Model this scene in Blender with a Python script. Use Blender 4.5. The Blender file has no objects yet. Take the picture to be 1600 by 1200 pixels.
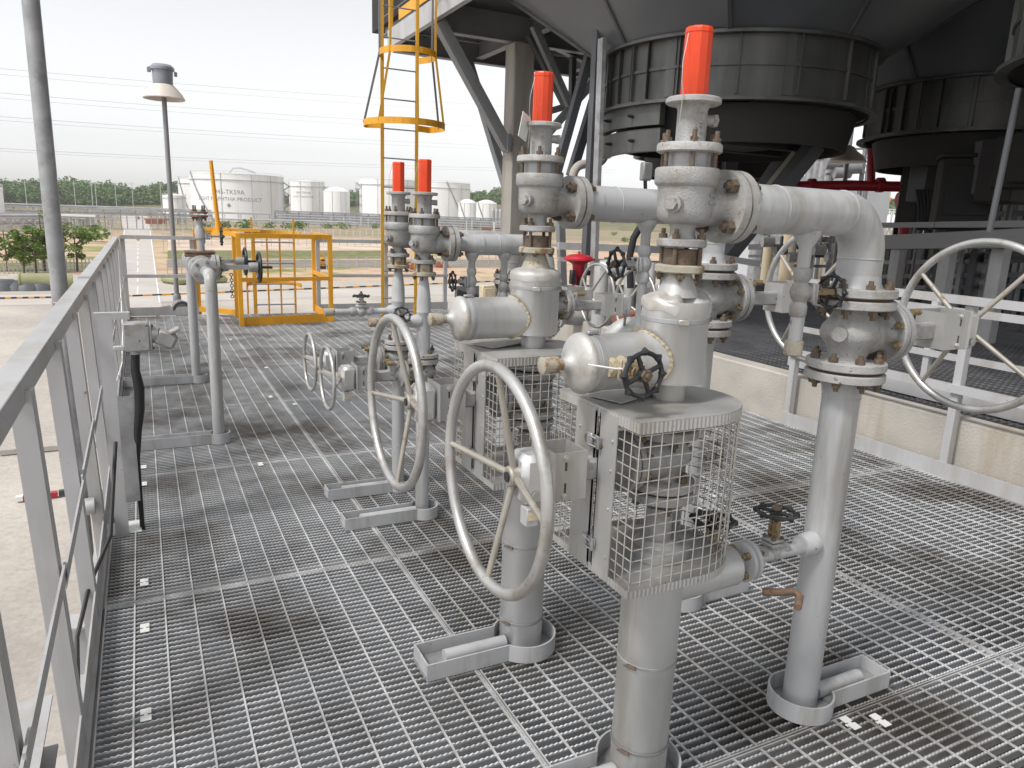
import bpy, bmesh, math, random
from mathutils import Vector, Matrix, Quaternion
random.seed(7)
R = math.radians
PI = math.pi
S = bpy.context.scene
C = S.collection
V = Vector
X_, Y_, Z_ = V((1, 0, 0)), V((0, 1, 0)), V((0, 0, 1))
GZ = -5.5                                   # yard level below the platform (platform top is z = 0)

# ------------------------------------------------------------------ camera
FPX = 1145.0
YAW, PITCH, ROLL = R(26.756), R(12.712), R(2.088)
CAM = V((0, 0, 1.5))
fw = V((math.sin(YAW) * math.cos(PITCH), math.cos(YAW) * math.cos(PITCH), -math.sin(PITCH)))
rt0 = V((math.cos(YAW), -math.sin(YAW), 0))
up0 = rt0.cross(fw)
rt = rt0 * math.cos(ROLL) + up0 * math.sin(ROLL)
up = -rt0 * math.sin(ROLL) + up0 * math.cos(ROLL)
cd = bpy.data.cameras.new('camera')
cam = bpy.data.objects.new('camera', cd)
C.objects.link(cam)
cam.matrix_world = Matrix(((rt.x, up.x, -fw.x, CAM.x), (rt.y, up.y, -fw.y, CAM.y), (rt.z, up.z, -fw.z, CAM.z), (0, 0, 0, 1)))
cd.sensor_width = 36.0
cd.lens = FPX / 1600 * 36
cd.clip_start = 0.05
cd.clip_end = 6000
S.camera = cam

def ray(px, py):
    return (rt * (px - 800) + up * (600 - py) + fw * FPX).normalized()
def at(px, py, z):
    d = ray(px, py)
    return CAM + d * ((z - CAM.z) / d.z)
def far(px, py, dist):                      # point seen at a pixel, at a horizontal distance
    d = ray(px, py)
    return CAM + d * (dist / math.hypot(d.x, d.y))

# ------------------------------------------------------------------ materials
MATS = {}
def mat(name, col, rough=.5, metal=0.0, var=.12, vscale=6.0, rust=0.0, rcol=(.16, .07, .03), rscale=14.0,
        bump=0.0, bscale=60.0, spots=0.0, scol=(.16, .08, .045), sscale=38.0, streak=False, col2=None, c2scale=3.0, c2amt=0.0, spec=.5):
    m = bpy.data.materials.new(name)
    m.use_nodes = True
    nt = m.node_tree
    n, l = nt.nodes, nt.links
    bs = n['Principled BSDF']
    bs.inputs['Roughness'].default_value = rough
    bs.inputs['Metallic'].default_value = metal
    bs.inputs['Specular IOR Level'].default_value = spec
    geo = n.new('ShaderNodeNewGeometry')
    pos = geo.outputs['Position']
    nz = n.new('ShaderNodeTexNoise'); nz.inputs['Scale'].default_value = vscale; nz.inputs['Detail'].default_value = 6
    l.new(pos, nz.inputs['Vector'])
    mr = n.new('ShaderNodeMapRange')
    mr.inputs[1].default_value = .3; mr.inputs[2].default_value = .7
    mr.inputs[3].default_value = 1 - var; mr.inputs[4].default_value = 1 + var * .6
    l.new(nz.outputs['Fac'], mr.inputs[0])
    mul = n.new('ShaderNodeVectorMath'); mul.operation = 'SCALE'
    mul.inputs[0].default_value = col
    l.new(mr.outputs[0], mul.inputs['Scale'])
    out = mul.outputs[0]
    def blend(out, colr, scale, lo, hi, vec):
        t = n.new('ShaderNodeTexNoise'); t.inputs['Scale'].default_value = scale; t.inputs['Detail'].default_value = 8
        t.inputs['Roughness'].default_value = .65
        l.new(vec, t.inputs['Vector'])
        r = n.new('ShaderNodeMapRange'); r.inputs[1].default_value = lo; r.inputs[2].default_value = hi
        l.new(t.outputs['Fac'], r.inputs[0])
        mx = n.new('ShaderNodeMix'); mx.data_type = 'RGBA'
        l.new(r.outputs[0], mx.inputs['Factor'])
        l.new(out, mx.inputs[6]); mx.inputs[7].default_value = (*colr, 1)
        return mx.outputs[2], r.outputs[0]
    vec = pos
    if streak:
        mp = n.new('ShaderNodeVectorMath'); mp.operation = 'MULTIPLY'; mp.inputs[1].default_value = (1, 1, .12)
        l.new(pos, mp.inputs[0]); vec = mp.outputs[0]
    if col2 is not None and c2amt > 0:
        out, _ = blend(out, col2, c2scale, .62 - c2amt * .3, .78 - c2amt * .3, vec)
    if spots > 0:
        out, _ = blend(out, scol, sscale, .74 - spots * .2, .77 - spots * .2, pos)
    if rust > 0:
        out, f = blend(out, rcol, rscale, .68 - rust * .3, .76 - rust * .3, pos)
        ra = n.new('ShaderNodeMapRange'); ra.inputs[3].default_value = rough; ra.inputs[4].default_value = .85
        l.new(f, ra.inputs[0]); l.new(ra.outputs[0], bs.inputs['Roughness'])
    else:
        ra = n.new('ShaderNodeMapRange'); ra.inputs[1].default_value = .3; ra.inputs[2].default_value = .7
        ra.inputs[3].default_value = max(.05, rough - .08); ra.inputs[4].default_value = min(1, rough + .1)
        l.new(nz.outputs['Fac'], ra.inputs[0]); l.new(ra.outputs[0], bs.inputs['Roughness'])
    l.new(out, bs.inputs['Base Color'])
    if bump > 0:
        bn = n.new('ShaderNodeTexNoise'); bn.inputs['Scale'].default_value = bscale; bn.inputs['Detail'].default_value = 4
        l.new(pos, bn.inputs['Vector'])
        bp = n.new('ShaderNodeBump'); bp.inputs['Strength'].default_value = bump; bp.inputs['Distance'].default_value = .01
        l.new(bn.outputs['Fac'], bp.inputs['Height']); l.new(bp.outputs[0], bs.inputs['Normal'])
    MATS[name] = m
    return m

M = MATS
M['grey'] = mat('grey_paint', (.43, .435, .445), .40, 0, .10, 4, rust=.04, rscale=24, col2=(.31, .305, .29), c2scale=9, c2amt=.42, streak=True, spots=.22, bump=.05, bscale=90)
M['cast'] = mat('cast_grey_paint', (.35, .353, .353), .45, .1, .14, 14, rust=.12, rscale=22, rcol=(.22, .16, .11), bump=.3, bscale=240, col2=(.26, .245, .22), c2scale=12, c2amt=.5, spots=.45)
M['flange'] = mat('flange_paint', (.38, .38, .375), .5, 0, .16, 20, rust=.24, rscale=20, rcol=(.22, .15, .10), bump=.25, bscale=160, col2=(.27, .255, .22), c2scale=12, c2amt=.5, spots=.5)
M['dirtyfl'] = mat('yellowed_flange', (.38, .35, .28), .55, 0, .2, 22, rust=.55, rscale=24, rcol=(.24, .15, .08), bump=.2, bscale=160)
M['rail'] = mat('rail_grey', (.44, .44, .45), .45, 0, .08, 4, rust=.03, col2=(.37, .36, .345), c2scale=5, c2amt=.5, streak=True, spots=.25)
M['galv'] = mat('galvanised', (.36, .365, .375), .46, .35, .22, 9, col2=(.24, .24, .24), c2scale=5, c2amt=.4, bump=.1, bscale=200)
M['crest'] = mat('lit_worn_crest', (.58, .585, .59), .42, .2, .2, 9, col2=(.22, .205, .19), c2scale=1.1, c2amt=.55)  # wear plus painted light: bar tops coloured brighter than their sides
M['bandbar'] = mat('bleached_bar', (.46, .46, .46), .6, .1, .2, 6)
M['grate'] = mat('grating_steel', (.29, .305, .33), .55, .25, .25, 3.2, col2=(.085, .08, .075), c2scale=1.1, c2amt=.55, rust=.03, rscale=5, rcol=(.17, .10, .06))  # bar sides coloured darker than the crests, with the gap shade painted in
M['rustplate'] = mat('rusty_plate', (.20, .13, .09), .75, .1, .3, 30, rust=.4, rscale=30, rcol=(.15, .06, .03))
M['gratedark'] = mat('dark_grating', (.20, .20, .21), .6, .3, .3, 3)
M['alu'] = mat('aluminium_cladding', (.55, .553, .55), .45, .45, .09, 4, col2=(.43, .41, .37), c2scale=7, c2amt=.4, bump=.08, bscale=14, streak=True, spots=.2, scol=(.30, .24, .16))
M['alust'] = mat('stained_aluminium', (.50, .495, .475), .5, .4, .12, 8, col2=(.37, .33, .27), c2scale=11, c2amt=.45, bump=.12, bscale=30, rust=.12, rscale=20, rcol=(.30, .22, .13))
M['sealant'] = mat('old_sealant', (.42, .36, .26), .8, 0, .3, 40, rust=.4, rscale=40, rcol=(.22, .16, .09), bump=.6, bscale=120)
M['sheet'] = mat('stainless_sheet', (.47, .468, .458), .42, .45, .10, 6, col2=(.36, .345, .31), c2scale=6, c2amt=.45, bump=.06, bscale=25, streak=True, spots=.3, scol=(.26, .19, .12))
M['mesh'] = mat('steel_wire', (.54, .525, .49), .40, .5, .2, 12, rust=.3, rscale=7, rcol=(.20, .12, .07))
M['wheel'] = mat('stainless_wheel', (.49, .49, .485), .34, .55, .14, 9, col2=(.36, .335, .29), c2scale=14, c2amt=.42, spots=.35, scol=(.30, .22, .13), bump=.06, bscale=60)
M['spoke'] = mat('brown_spoke', (.40, .375, .33), .42, .45, .15, 20, rust=.3, rscale=25, rcol=(.25, .17, .10))
M['bolt'] = mat('rusty_bolt', (.15, .115, .085), .7, .25, .35, 60, rust=.35, rscale=60, rcol=(.13, .055, .028), bump=.3, bscale=300)
M['brass'] = mat('yellow_plated_bolt', (.27, .21, .12), .55, .3, .3, 50, rust=.45, rscale=50, rcol=(.16, .085, .04), bump=.2, bscale=200)
M['black'] = mat('black_iron', (.025, .026, .03), .42, .1, .3, 20, bump=.2, bscale=120)
M['gasket'] = mat('dark_gasket', (.06, .035, .02), .8, 0, .3, 30)
M['orange'] = mat('orange_cap', (.80, .060, .008), .48, 0, .10, 14, col2=(.60, .055, .014), c2scale=12, c2amt=.5, streak=True, spots=.25, scol=(.85, .30, .17), sscale=60, bump=.08, bscale=50)
M['yellow'] = mat('yellow_paint', (.76, .355, .015), .48, 0, .12, 4, rust=.06, rscale=12, col2=(.58, .28, .03), c2scale=6, c2amt=.4, streak=True, spots=.2)
M['yellowdk'] = mat('yellow_ladder_paint', (.68, .36, .03), .5, 0, .1, 4)
M['red'] = mat('red_paint', (.44, .015, .03), .4, 0, .15, 3)
M['conc'] = mat('kerb_concrete', (.44, .415, .375), .85, 0, .16, 3, col2=(.36, .31, .245), c2scale=3.0, c2amt=.4, bump=.35, bscale=60, streak=True)
M['beam'] = mat('column_concrete', (.40, .375, .335), .8, 0, .12, 2.5, col2=(.28, .25, .22), c2scale=2, c2amt=.4, bump=.2, bscale=40, streak=True)
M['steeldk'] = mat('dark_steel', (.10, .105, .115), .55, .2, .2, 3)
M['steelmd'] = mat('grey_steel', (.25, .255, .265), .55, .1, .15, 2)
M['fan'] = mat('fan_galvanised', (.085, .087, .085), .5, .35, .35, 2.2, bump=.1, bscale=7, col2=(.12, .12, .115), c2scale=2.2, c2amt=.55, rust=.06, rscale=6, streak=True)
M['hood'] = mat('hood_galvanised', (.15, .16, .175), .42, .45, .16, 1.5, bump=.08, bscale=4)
M['void'] = mat('shade_black_steel', (.022, .02, .02), .75, 0, .3, 2)  # near black: shade in and under the fans is put into the colour
M['cable'] = mat('black_cable', (.015, .015, .017), .5)
M['tank'] = mat('tank_white', (.84, .845, .85), .5, 0, .05, .05, col2=(.72, .71, .69), c2scale=.12, c2amt=.35, streak=True)
M['far'] = mat('far_pipe_grey', (.50, .51, .53), .55, 0, .15, .4)
M['fardk'] = mat('far_steel', (.26, .27, .29), .6, 0, .2, .3)
M['rustfar'] = mat('far_rust_red', (.30, .12, .07), .7, 0, .3, .5)
M['bark'] = mat('bark', (.12, .085, .055), .9, 0, .3, 3)
M['leaf'] = mat('leaf', (.115, .20, .032), .6, 0, .45, 1.2, col2=(.18, .26, .05), c2scale=2.5, c2amt=.5)
M['leafdk'] = mat('forest_leaf', (.10, .19, .045), .7, 0, .5, .06, col2=(.15, .23, .05), c2scale=.05, c2amt=.5)
M['asph'] = mat('asphalt', (.17, .17, .175), .9, 0, .12, .1)
M['road'] = mat('road_concrete', (.50, .465, .43), .9, 0, .10, .15, col2=(.42, .39, .36), c2scale=.4, c2amt=.3)
M['white'] = mat('white_paint', (.80, .80, .79), .5, 0, .05, 2)
M['blackp'] = mat('black_marking', (.05, .05, .05), .7)
M['lamp'] = mat('lamp_cream', (.66, .60, .54), .45, 0, .06, 8)
M['lampgrey'] = mat('lamp_grey', (.27, .29, .33), .4, .2, .1, 8)
M['plate'] = mat('tag_plate', (.72, .73, .70), .4, .1, .06, 20)
M['cream'] = mat('label_cream', (.62, .52, .36), .5, 0, .2, 90)
M['ledge'] = mat('soil_heap', (.27, .20, .16), .95, 0, .2, .3)

# ground with bands of gravel, bare soil and grass
def ground_mat():
    m = bpy.data.materials.new('yard_gravel'); m.use_nodes = True
    n, l = m.node_tree.nodes, m.node_tree.links
    bs = n['Principled BSDF']; bs.inputs['Roughness'].default_value = .95
    bs.inputs['Specular IOR Level'].default_value = .15
    geo = n.new('ShaderNodeNewGeometry')
    def noise(sc, det=8, rough=.6):
        t = n.new('ShaderNodeTexNoise'); t.inputs['Scale'].default_value = sc; t.inputs['Detail'].default_value = det
        t.inputs['Roughness'].default_value = rough
        l.new(geo.outputs['Position'], t.inputs['Vector']); return t.outputs['Fac']
    def ramp(fac, stops):
        r = n.new('ShaderNodeValToRGB')
        e = r.color_ramp.elements
        e[0].position, e[0].color = stops[0][0], (*stops[0][1], 1)
        e[1].position, e[1].color = stops[-1][0], (*stops[-1][1], 1)
        for p, c in stops[1:-1]:
            x = e.new(p); x.color = (*c, 1)
        l.new(fac, r.inputs[0]); return r.outputs[0]
    def mix(f, a, b):
        x = n.new('ShaderNodeMix'); x.data_type = 'RGBA'
        l.new(f, x.inputs['Factor']); l.new(a, x.inputs[6]); l.new(b, x.inputs[7]); return x.outputs[2]
    grav = ramp(noise(7, 10, .75), [(.3, (.40, .365, .33)), (.5, (.50, .465, .425)), (.7, (.59, .55, .505))])
    pat = ramp(noise(.09), [(.35, (.72, .71, .70)), (.6, (1, .99, .97))])
    mm = n.new('ShaderNodeMix'); mm.data_type = 'RGBA'; mm.blend_type = 'MULTIPLY'; mm.inputs['Factor'].default_value = 1
    l.new(grav, mm.inputs[6]); l.new(pat, mm.inputs[7]); grav = mm.outputs[2]
    soil = ramp(noise(.12), [(.35, (.44, .29, .20)), (.5, (.55, .41, .30)), (.62, (.27, .26, .10)), (.72, (.17, .20, .06))])
    sep = n.new('ShaderNodeSeparateXYZ'); l.new(geo.outputs['Position'], sep.inputs[0])
    mr = n.new('ShaderNodeMapRange'); mr.inputs[1].default_value = 76; mr.inputs[2].default_value = 79
    l.new(sep.outputs['Y'], mr.inputs[0])
    far_ = ramp(noise(.05), [(.4, (.36, .27, .21)), (.55, (.27, .24, .15)), (.7, (.20, .21, .09))])
    mr2 = n.new('ShaderNodeMapRange'); mr2.inputs[1].default_value = 200; mr2.inputs[2].default_value = 240
    l.new(sep.outputs['Y'], mr2.inputs[0])
    l.new(mix(mr2.outputs[0], mix(mr.outputs[0], grav, soil), far_), bs.inputs['Base Color'])
    return m
M['ground'] = ground_mat()

# ------------------------------------------------------------------ mesh builder
def frame(d):
    d = V(d).normalized()
    a = Z_ if abs(d.z) < .95 else X_
    u = a.cross(d).normalized()
    return u, d.cross(u), d

class MB:
    def __init__(s): s.v = []; s.f = []
    def add(s, vs, fs):
        o = len(s.v); s.v += [tuple(p) for p in vs]; s.f += [tuple(i + o for i in q) for q in fs]; return s
    def box(s, c, d, bev=0, rot=None):
        hx, hy, hz = d[0] / 2, d[1] / 2, d[2] / 2
        c = V(c)
        if bev <= 0:
            vs = [V((x, y, z)) for x in (-hx, hx) for y in (-hy, hy) for z in (-hz, hz)]
            fs = [(0, 1, 3, 2), (4, 6, 7, 5), (0, 4, 5, 1), (2, 3, 7, 6), (0, 2, 6, 4), (1, 5, 7, 3)]
        else:
            b = min(bev, hx * .9, hy * .9, hz * .9)
            idx = {}; vs = []
            for x in (-1, 1):
                for y in (-1, 1):
                    for z in (-1, 1):
                        for a in range(3):
                            p = [x * (hx - b), y * (hy - b), z * (hz - b)]
                            p[a] = (x * hx, y * hy, z * hz)[a]
                            idx[(x, y, z, a)] = len(vs); vs.append(V(p))
            fs = []
            for a in range(3):
                o = [i for i in range(3) if i != a]
                for sg in (-1, 1):
                    q = []
                    for (p1, p2) in ((-1, -1), (1, -1), (1, 1), (-1, 1)):
                        k = [0, 0, 0]; k[a] = sg; k[o[0]] = p1; k[o[1]] = p2
                        q.append(idx[(*k, a)])
                    fs.append(tuple(q))
                for p1 in (-1, 1):
                    for p2 in (-1, 1):
                        k0 = [0, 0, 0]; k0[o[0]] = p1; k0[o[1]] = p2
                        ka = list(k0); ka[a] = -1; kb = list(k0); kb[a] = 1
                        fs.append((idx[(*ka, o[0])], idx[(*kb, o[0])], idx[(*kb, o[1])], idx[(*ka, o[1])]))
            for x in (-1, 1):
                for y in (-1, 1):
                    for z in (-1, 1):
                        fs.append(tuple(idx[(x, y, z, a)] for a in range(3)))
        if rot is not None: vs = [rot @ p for p in vs]
        return s.add([p + c for p in vs], fs)
    def bar(s, p0, p1, w, h, upv=Z_, bev=0):       # box along a segment, w across, h along upv
        p0, p1 = V(p0), V(p1); d = (p1 - p0); L = d.length; d.normalize()
        x = d.cross(V(upv))
        if x.length < 1e-4: x = d.cross(X_)
        x.normalize(); z = x.cross(d)
        m = Matrix((x, d, z)).transposed()
        return s.box((p0 + p1) / 2, (w, L, h), bev, m)
    def cyl(s, p0, p1, r0, r1=None, n=20, caps=True):
        if r1 is None: r1 = r0
        p0, p1 = V(p0), V(p1); u, w, d = frame(p1 - p0)
        vs = []
        for p, r in ((p0, r0), (p1, r1)):
            for i in range(n):
                a = 2 * PI * i / n; vs.append(p + (u * math.cos(a) + w * math.sin(a)) * r)
        fs = [(i, (i + 1) % n, n + (i + 1) % n, n + i) for i in range(n)]
        if caps: fs += [tuple(range(n))[::-1], tuple(range(n, 2 * n))]
        return s.add(vs, fs)
    def lathe(s, o, axis, prof, n=28, capa=True, capb=True):
        o = V(o); u, w, d = frame(axis)
        vs = []; fs = []
        for (r, z) in prof:
            for i in range(n):
                a = 2 * PI * i / n; vs.append(o + d * z + (u * math.cos(a) + w * math.sin(a)) * r)
        for k in range(len(prof) - 1):
            for i in range(n):
                j = (i + 1) % n
                fs.append((k * n + i, k * n + j, (k + 1) * n + j, (k + 1) * n + i))
        if capa: fs.append(tuple(range(n))[::-1])
        if capb: fs.append(tuple(range((len(prof) - 1) * n, len(prof) * n)))
        return s.add(vs, fs)
    def ring(s, o, axis, r0, r1, h, n=32):         # flat collar with a hole
        return s.lathe(o, axis, [(r0, 0), (r1, 0), (r1, h), (r0, h), (r0, 0)], n, False, False)
    def tube(s, pts, r, n=10, closed=False, caps=True):
        pts = [V(p) for p in pts]; N = len(pts)
        rs = r if isinstance(r, (list, tuple)) else [r] * N
        tang = []
        for i in range(N):
            a = pts[(i - 1) % N] if (closed or i > 0) else pts[i]
            b = pts[(i + 1) % N] if (closed or i < N - 1) else pts[i]
            tang.append((b - a).normalized())
        u, w, _ = frame(tang[0]); vs = []
        for i in range(N):
            if i > 0:
                q = tang[i - 1].rotation_difference(tang[i]); u = q @ u
            u = (u - tang[i] * u.dot(tang[i])).normalized(); w = tang[i].cross(u)
            for k in range(n):
                a = 2 * PI * k / n; vs.append(pts[i] + (u * math.cos(a) + w * math.sin(a)) * rs[i])
        fs = []
        for i in range(N if closed else N - 1):
            i2 = (i + 1) % N
            for k in range(n):
                k2 = (k + 1) % n
                fs.append((i * n + k, i * n + k2, i2 * n + k2, i2 * n + k))
        if caps and not closed: fs += [tuple(range(n))[::-1], tuple(range((N - 1) * n, N * n))]
        return s.add(vs, fs)
    def torus(s, c, axis, R0, r, n=64, m=10):
        u, w, d = frame(axis); c = V(c)
        return s.tube([c + (u * math.cos(2 * PI * i / n) + w * math.sin(2 * PI * i / n)) * R0 for i in range(n)], r, m, True)
    def prism(s, poly, z0, z1):
        n = len(poly)
        vs = [(x, y, z0) for x, y in poly] + [(x, y, z1) for x, y in poly]
        return s.add(vs, [(i, (i + 1) % n, n + (i + 1) % n, n + i) for i in range(n)] + [tuple(range(n))[::-1], tuple(range(n, 2 * n))])
    def hexa(s, p0, p1, r): return s.cyl(p0, p1, r, r, 6)
    def mesh(s, name, m, smooth=True, ang=38):
        me = bpy.data.meshes.new(name)
        me.from_pydata(s.v, [], s.f)
        bm = bmesh.new(); bm.from_mesh(me)
        bmesh.ops.recalc_face_normals(bm, faces=bm.faces[:])
        bm.to_mesh(me); bm.free()
        if m is not None: me.materials.append(m if not isinstance(m, str) else M[m])
        if smooth:
            me.polygons.foreach_set('use_smooth', [True] * len(me.polygons))
            me.set_sharp_from_angle(angle=R(ang))
        return me
    def part(s, name, m, parent=None, smooth=True, ang=38, label=None):
        o = bpy.data.objects.new(name, s.mesh(name, m, smooth, ang))
        C.objects.link(o)
        if parent is not None: o.parent = parent
        if label: o['label'] = label
        return o

LABELS = set()
def tag(o, label, cat, group=None, kind=None):
    o['label'] = label; o['category'] = cat
    if group: o['group'] = group
    if kind: o['kind'] = kind
    return o
def thing(name, label, cat, loc=(0, 0, 0), rz=0, group=None):
    o = bpy.data.objects.new(name, None); C.objects.link(o)
    o.empty_display_size = .1
    o.location = loc; o.rotation_euler = (0, 0, rz)
    return tag(o, label, cat, group)
def structure(o): o['kind'] = 'structure'; return o
def copy_tree(o, parent=None):
    c = o.copy(); C.objects.link(c)
    if parent is not None: c.parent = parent
    for ch in list(o.children): copy_tree(ch, c)
    return c

# shared bolts: nut and stud end on +z of a flange face
def bolt_mesh(name, m, r, h, st):
    b = MB(); b.hexa((0, 0, 0), (0, 0, h), r); b.cyl((0, 0, h), (0, 0, h + st), r * .55, r * .5, 10)
    return b.mesh(name, m, True, 30)
BOLT = {}
def put_bolt(parent, p, axis, r=.011, m='bolt', h=None, st=None, name='flange_bolt'):
    h = h or r * 1.1; st = st if st is not None else r * .8
    k = (m, round(r, 4), round(h, 4), round(st, 4))
    if k not in BOLT: BOLT[k] = bolt_mesh(name, m, r, h, st)
    o = bpy.data.objects.new(name, BOLT[k]); C.objects.link(o); o.parent = parent
    o.location = p
    q = Z_.rotation_difference(V(axis).normalized())
    o.rotation_mode = 'QUATERNION'; o.rotation_quaternion = q @ Quaternion(Z_, random.uniform(0, 1))
    return o
def bolt_circle(parent, c, axis, rad, n, r=.011, m='bolt', ph=0.0, **k):
    u, w, d = frame(axis); c = V(c)
    for i in range(n):
        a = ph + 2 * PI * i / n
        put_bolt(parent, c + (u * math.cos(a) + w * math.sin(a)) * rad, axis, r, m, **k)
def studs(b, c, axis, rad, n, L, r, ph=0.0):
    u, w, d = frame(axis); c = V(c)
    for i in range(n):
        a = ph + 2 * PI * i / n
        p = c + (u * math.cos(a) + w * math.sin(a)) * rad
        b.cyl(p, p + d * L, r, r, 8)
def flange(b, c, axis, r, t):
    return b.lathe(c, axis, [(r - .004, 0), (r, .003), (r, t - .003), (r - .004, t)], 36)
# ------------------------------------------------------------------ piping parts
def octa(b, z0, z1, r, n=8):
    b.lathe((0, 0, 0), Z_, [(r * .96, z0), (r, z0 + .003), (r, z1 - .004), (r * .93, z1)], n)

def relief_valve(loc, label, n_cap=10, r_out=.082, seed=1):
    rnd = random.Random(seed)
    t = thing('pressure_relief_valve', label, 'relief valve', loc, 0, 'relief valves with orange caps')
    b = MB()
    b.lathe((0, 0, 0), Z_, [(.054, 0), (.058, .003), (.058, .016), (.054, .019), (.033, .020), (.029, .030), (.029, .044), (.034, .052),
                            (.054, .058), (.062, .068), (.0645, .085), (.0645, .128), (.066, .136), (.071, .140), (.074, .145), (.074, .174), (.071, .178), (.052, .1785)], 40)
    b.lathe((0.0, 0, .096), X_, [(.052, 0), (.050, .05), (.045, .075), (.045, .09), (.050, .100), (.060, .105)], 32)
    b.part('valve_body', 'cast', t)
    b = MB(); b.ring((.105, 0, .096), X_, .03, r_out, .021, 44); b.part('outlet_flange', 'flange', t)
    b = MB(); b.cyl((.126, 0, .096), (.132, 0, .096), r_out - .012, n=36); b.part('gasket', 'gasket', t)
    b = MB(); b.cyl((0, 0, .178), (0, 0, .212), .050, n=32); b.part('spring_seat', 'galv', t)
    u_, w_, _d = frame(Z_)
    for k in range(6): b = MB(); a = .5 + k * PI / 3; p = (u_ * math.cos(a) + w_ * math.sin(a)) * .063; b.cyl(p + V((0, 0, .17)), p + V((0, 0, .24)), .0052, n=8); b.part('stud', 'bolt', t)
    u_, w_, _d = frame(Z_)
    for k in range(4): b = MB(); a = .6 + k * PI / 2; p = (u_ * math.cos(a) + w_ * math.sin(a)) * .046; b.cyl(p + V((0, 0, -.062)), p + V((0, 0, .023)), .0055, n=8); b.part('stud', 'bolt', t)
    b = MB(); b.lathe((0, 0, .211), Z_, [(.069, 0), (.074, .003), (.074, .017), (.071, .021), (.036, .0215)], 40); b.part('bonnet_flange', 'flange', t)
    bolt_circle(t, (0, 0, .232), Z_, .063, 6, .0105, 'bolt', .5, h=.010, st=.016)
    bolt_circle(t, (0, 0, .019), Z_, .046, 4, .0105, 'bolt', .6, h=.011, st=.012)
    bolt_circle(t, (0, 0, -.062), -Z_, .046, 4, .010, 'bolt', .6, h=.010, st=.006)
    bolt_circle(t, (.105, 0, .096), -X_, r_out - .020, 4, .0165, 'bolt', .785, h=.018, st=.012)
    b = MB(); b.lathe((0, 0, .231), Z_, [(.036, 0), (.034, .006), (.034, .074), (.040, .086)], 30)
    b.cyl((.02, -.01, .285), (.052, -.016, .285), .012, n=16); b.cyl((.046, -.015, .285), (.056, -.017, .285), .015, n=6)
    bn = b.part('spring_bonnet', 'cast', t)
    b = MB()                                            # cast characters standing proud on the bonnet
    for row, ph in ((0, -1.95), (1, -1.6)):
        for k in range(9):
            a = ph; p = V((math.cos(a) * .0342, math.sin(a) * .0342, .238 + k * .0072))
            rot = Matrix.Rotation(a, 3, 'Z')
            for _ in range(2):
                b.box(p + V((0, 0, rnd.uniform(-.002, .002))), (.0024, rnd.uniform(.004, .009), rnd.uniform(.0012, .003)), 0, rot)
    b.part('cast_lettering', 'cast', bn)
    b = MB(); b.lathe((0, 0, .316), Z_, [(.056, 0), (.062, .003), (.062, .012), (.058, .015)], 40); b.part('top_flange', 'flange', t)
    b = MB(); octa(b, .331, .478, .031, n_cap); b.lathe((0, 0, 0), Z_, [(.0316, .4655), (.0322, .466), (.0322, .4685), (.0316, .469)], n_cap, False, False)
    b.part('cap', 'orange', t, True, 25)
    # seal wire from cap to bonnet stud
    b = MB(); b.tube([(-.034, -.005, .462), (-.042, -.012, .44), (-.055, -.02, .40), (-.061, -.03, .355), (-.058, -.034, .332), (-.06, -.034, .30), (-.061, -.03, .25)], .0009, 6)
    b.part('seal_wire', 'galv', t)
    b = MB(); b.cyl((-.040, -.024, .096), (-.072, -.044, .096), .020, n=24); b.hexa((-.071, -.043, .096), (-.083, -.051, .096), .014)
    b.part('side_plug', 'cast', t)
    b = MB()                                            # maker's raised casting mark on the body
    for row in range(2):
        for k in range(9):
            a = -1.25 + k * .062; z = .118 - row * .016
            b.box((math.cos(a) * .0683, math.sin(a) * .0683, z), (.002, rnd.uniform(.0018, .0034), rnd.uniform(.004, .008)), 0, Matrix.Rotation(a, 3, 'Z'))
    b.part('casting_mark', 'cast', t)
    return t

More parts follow.
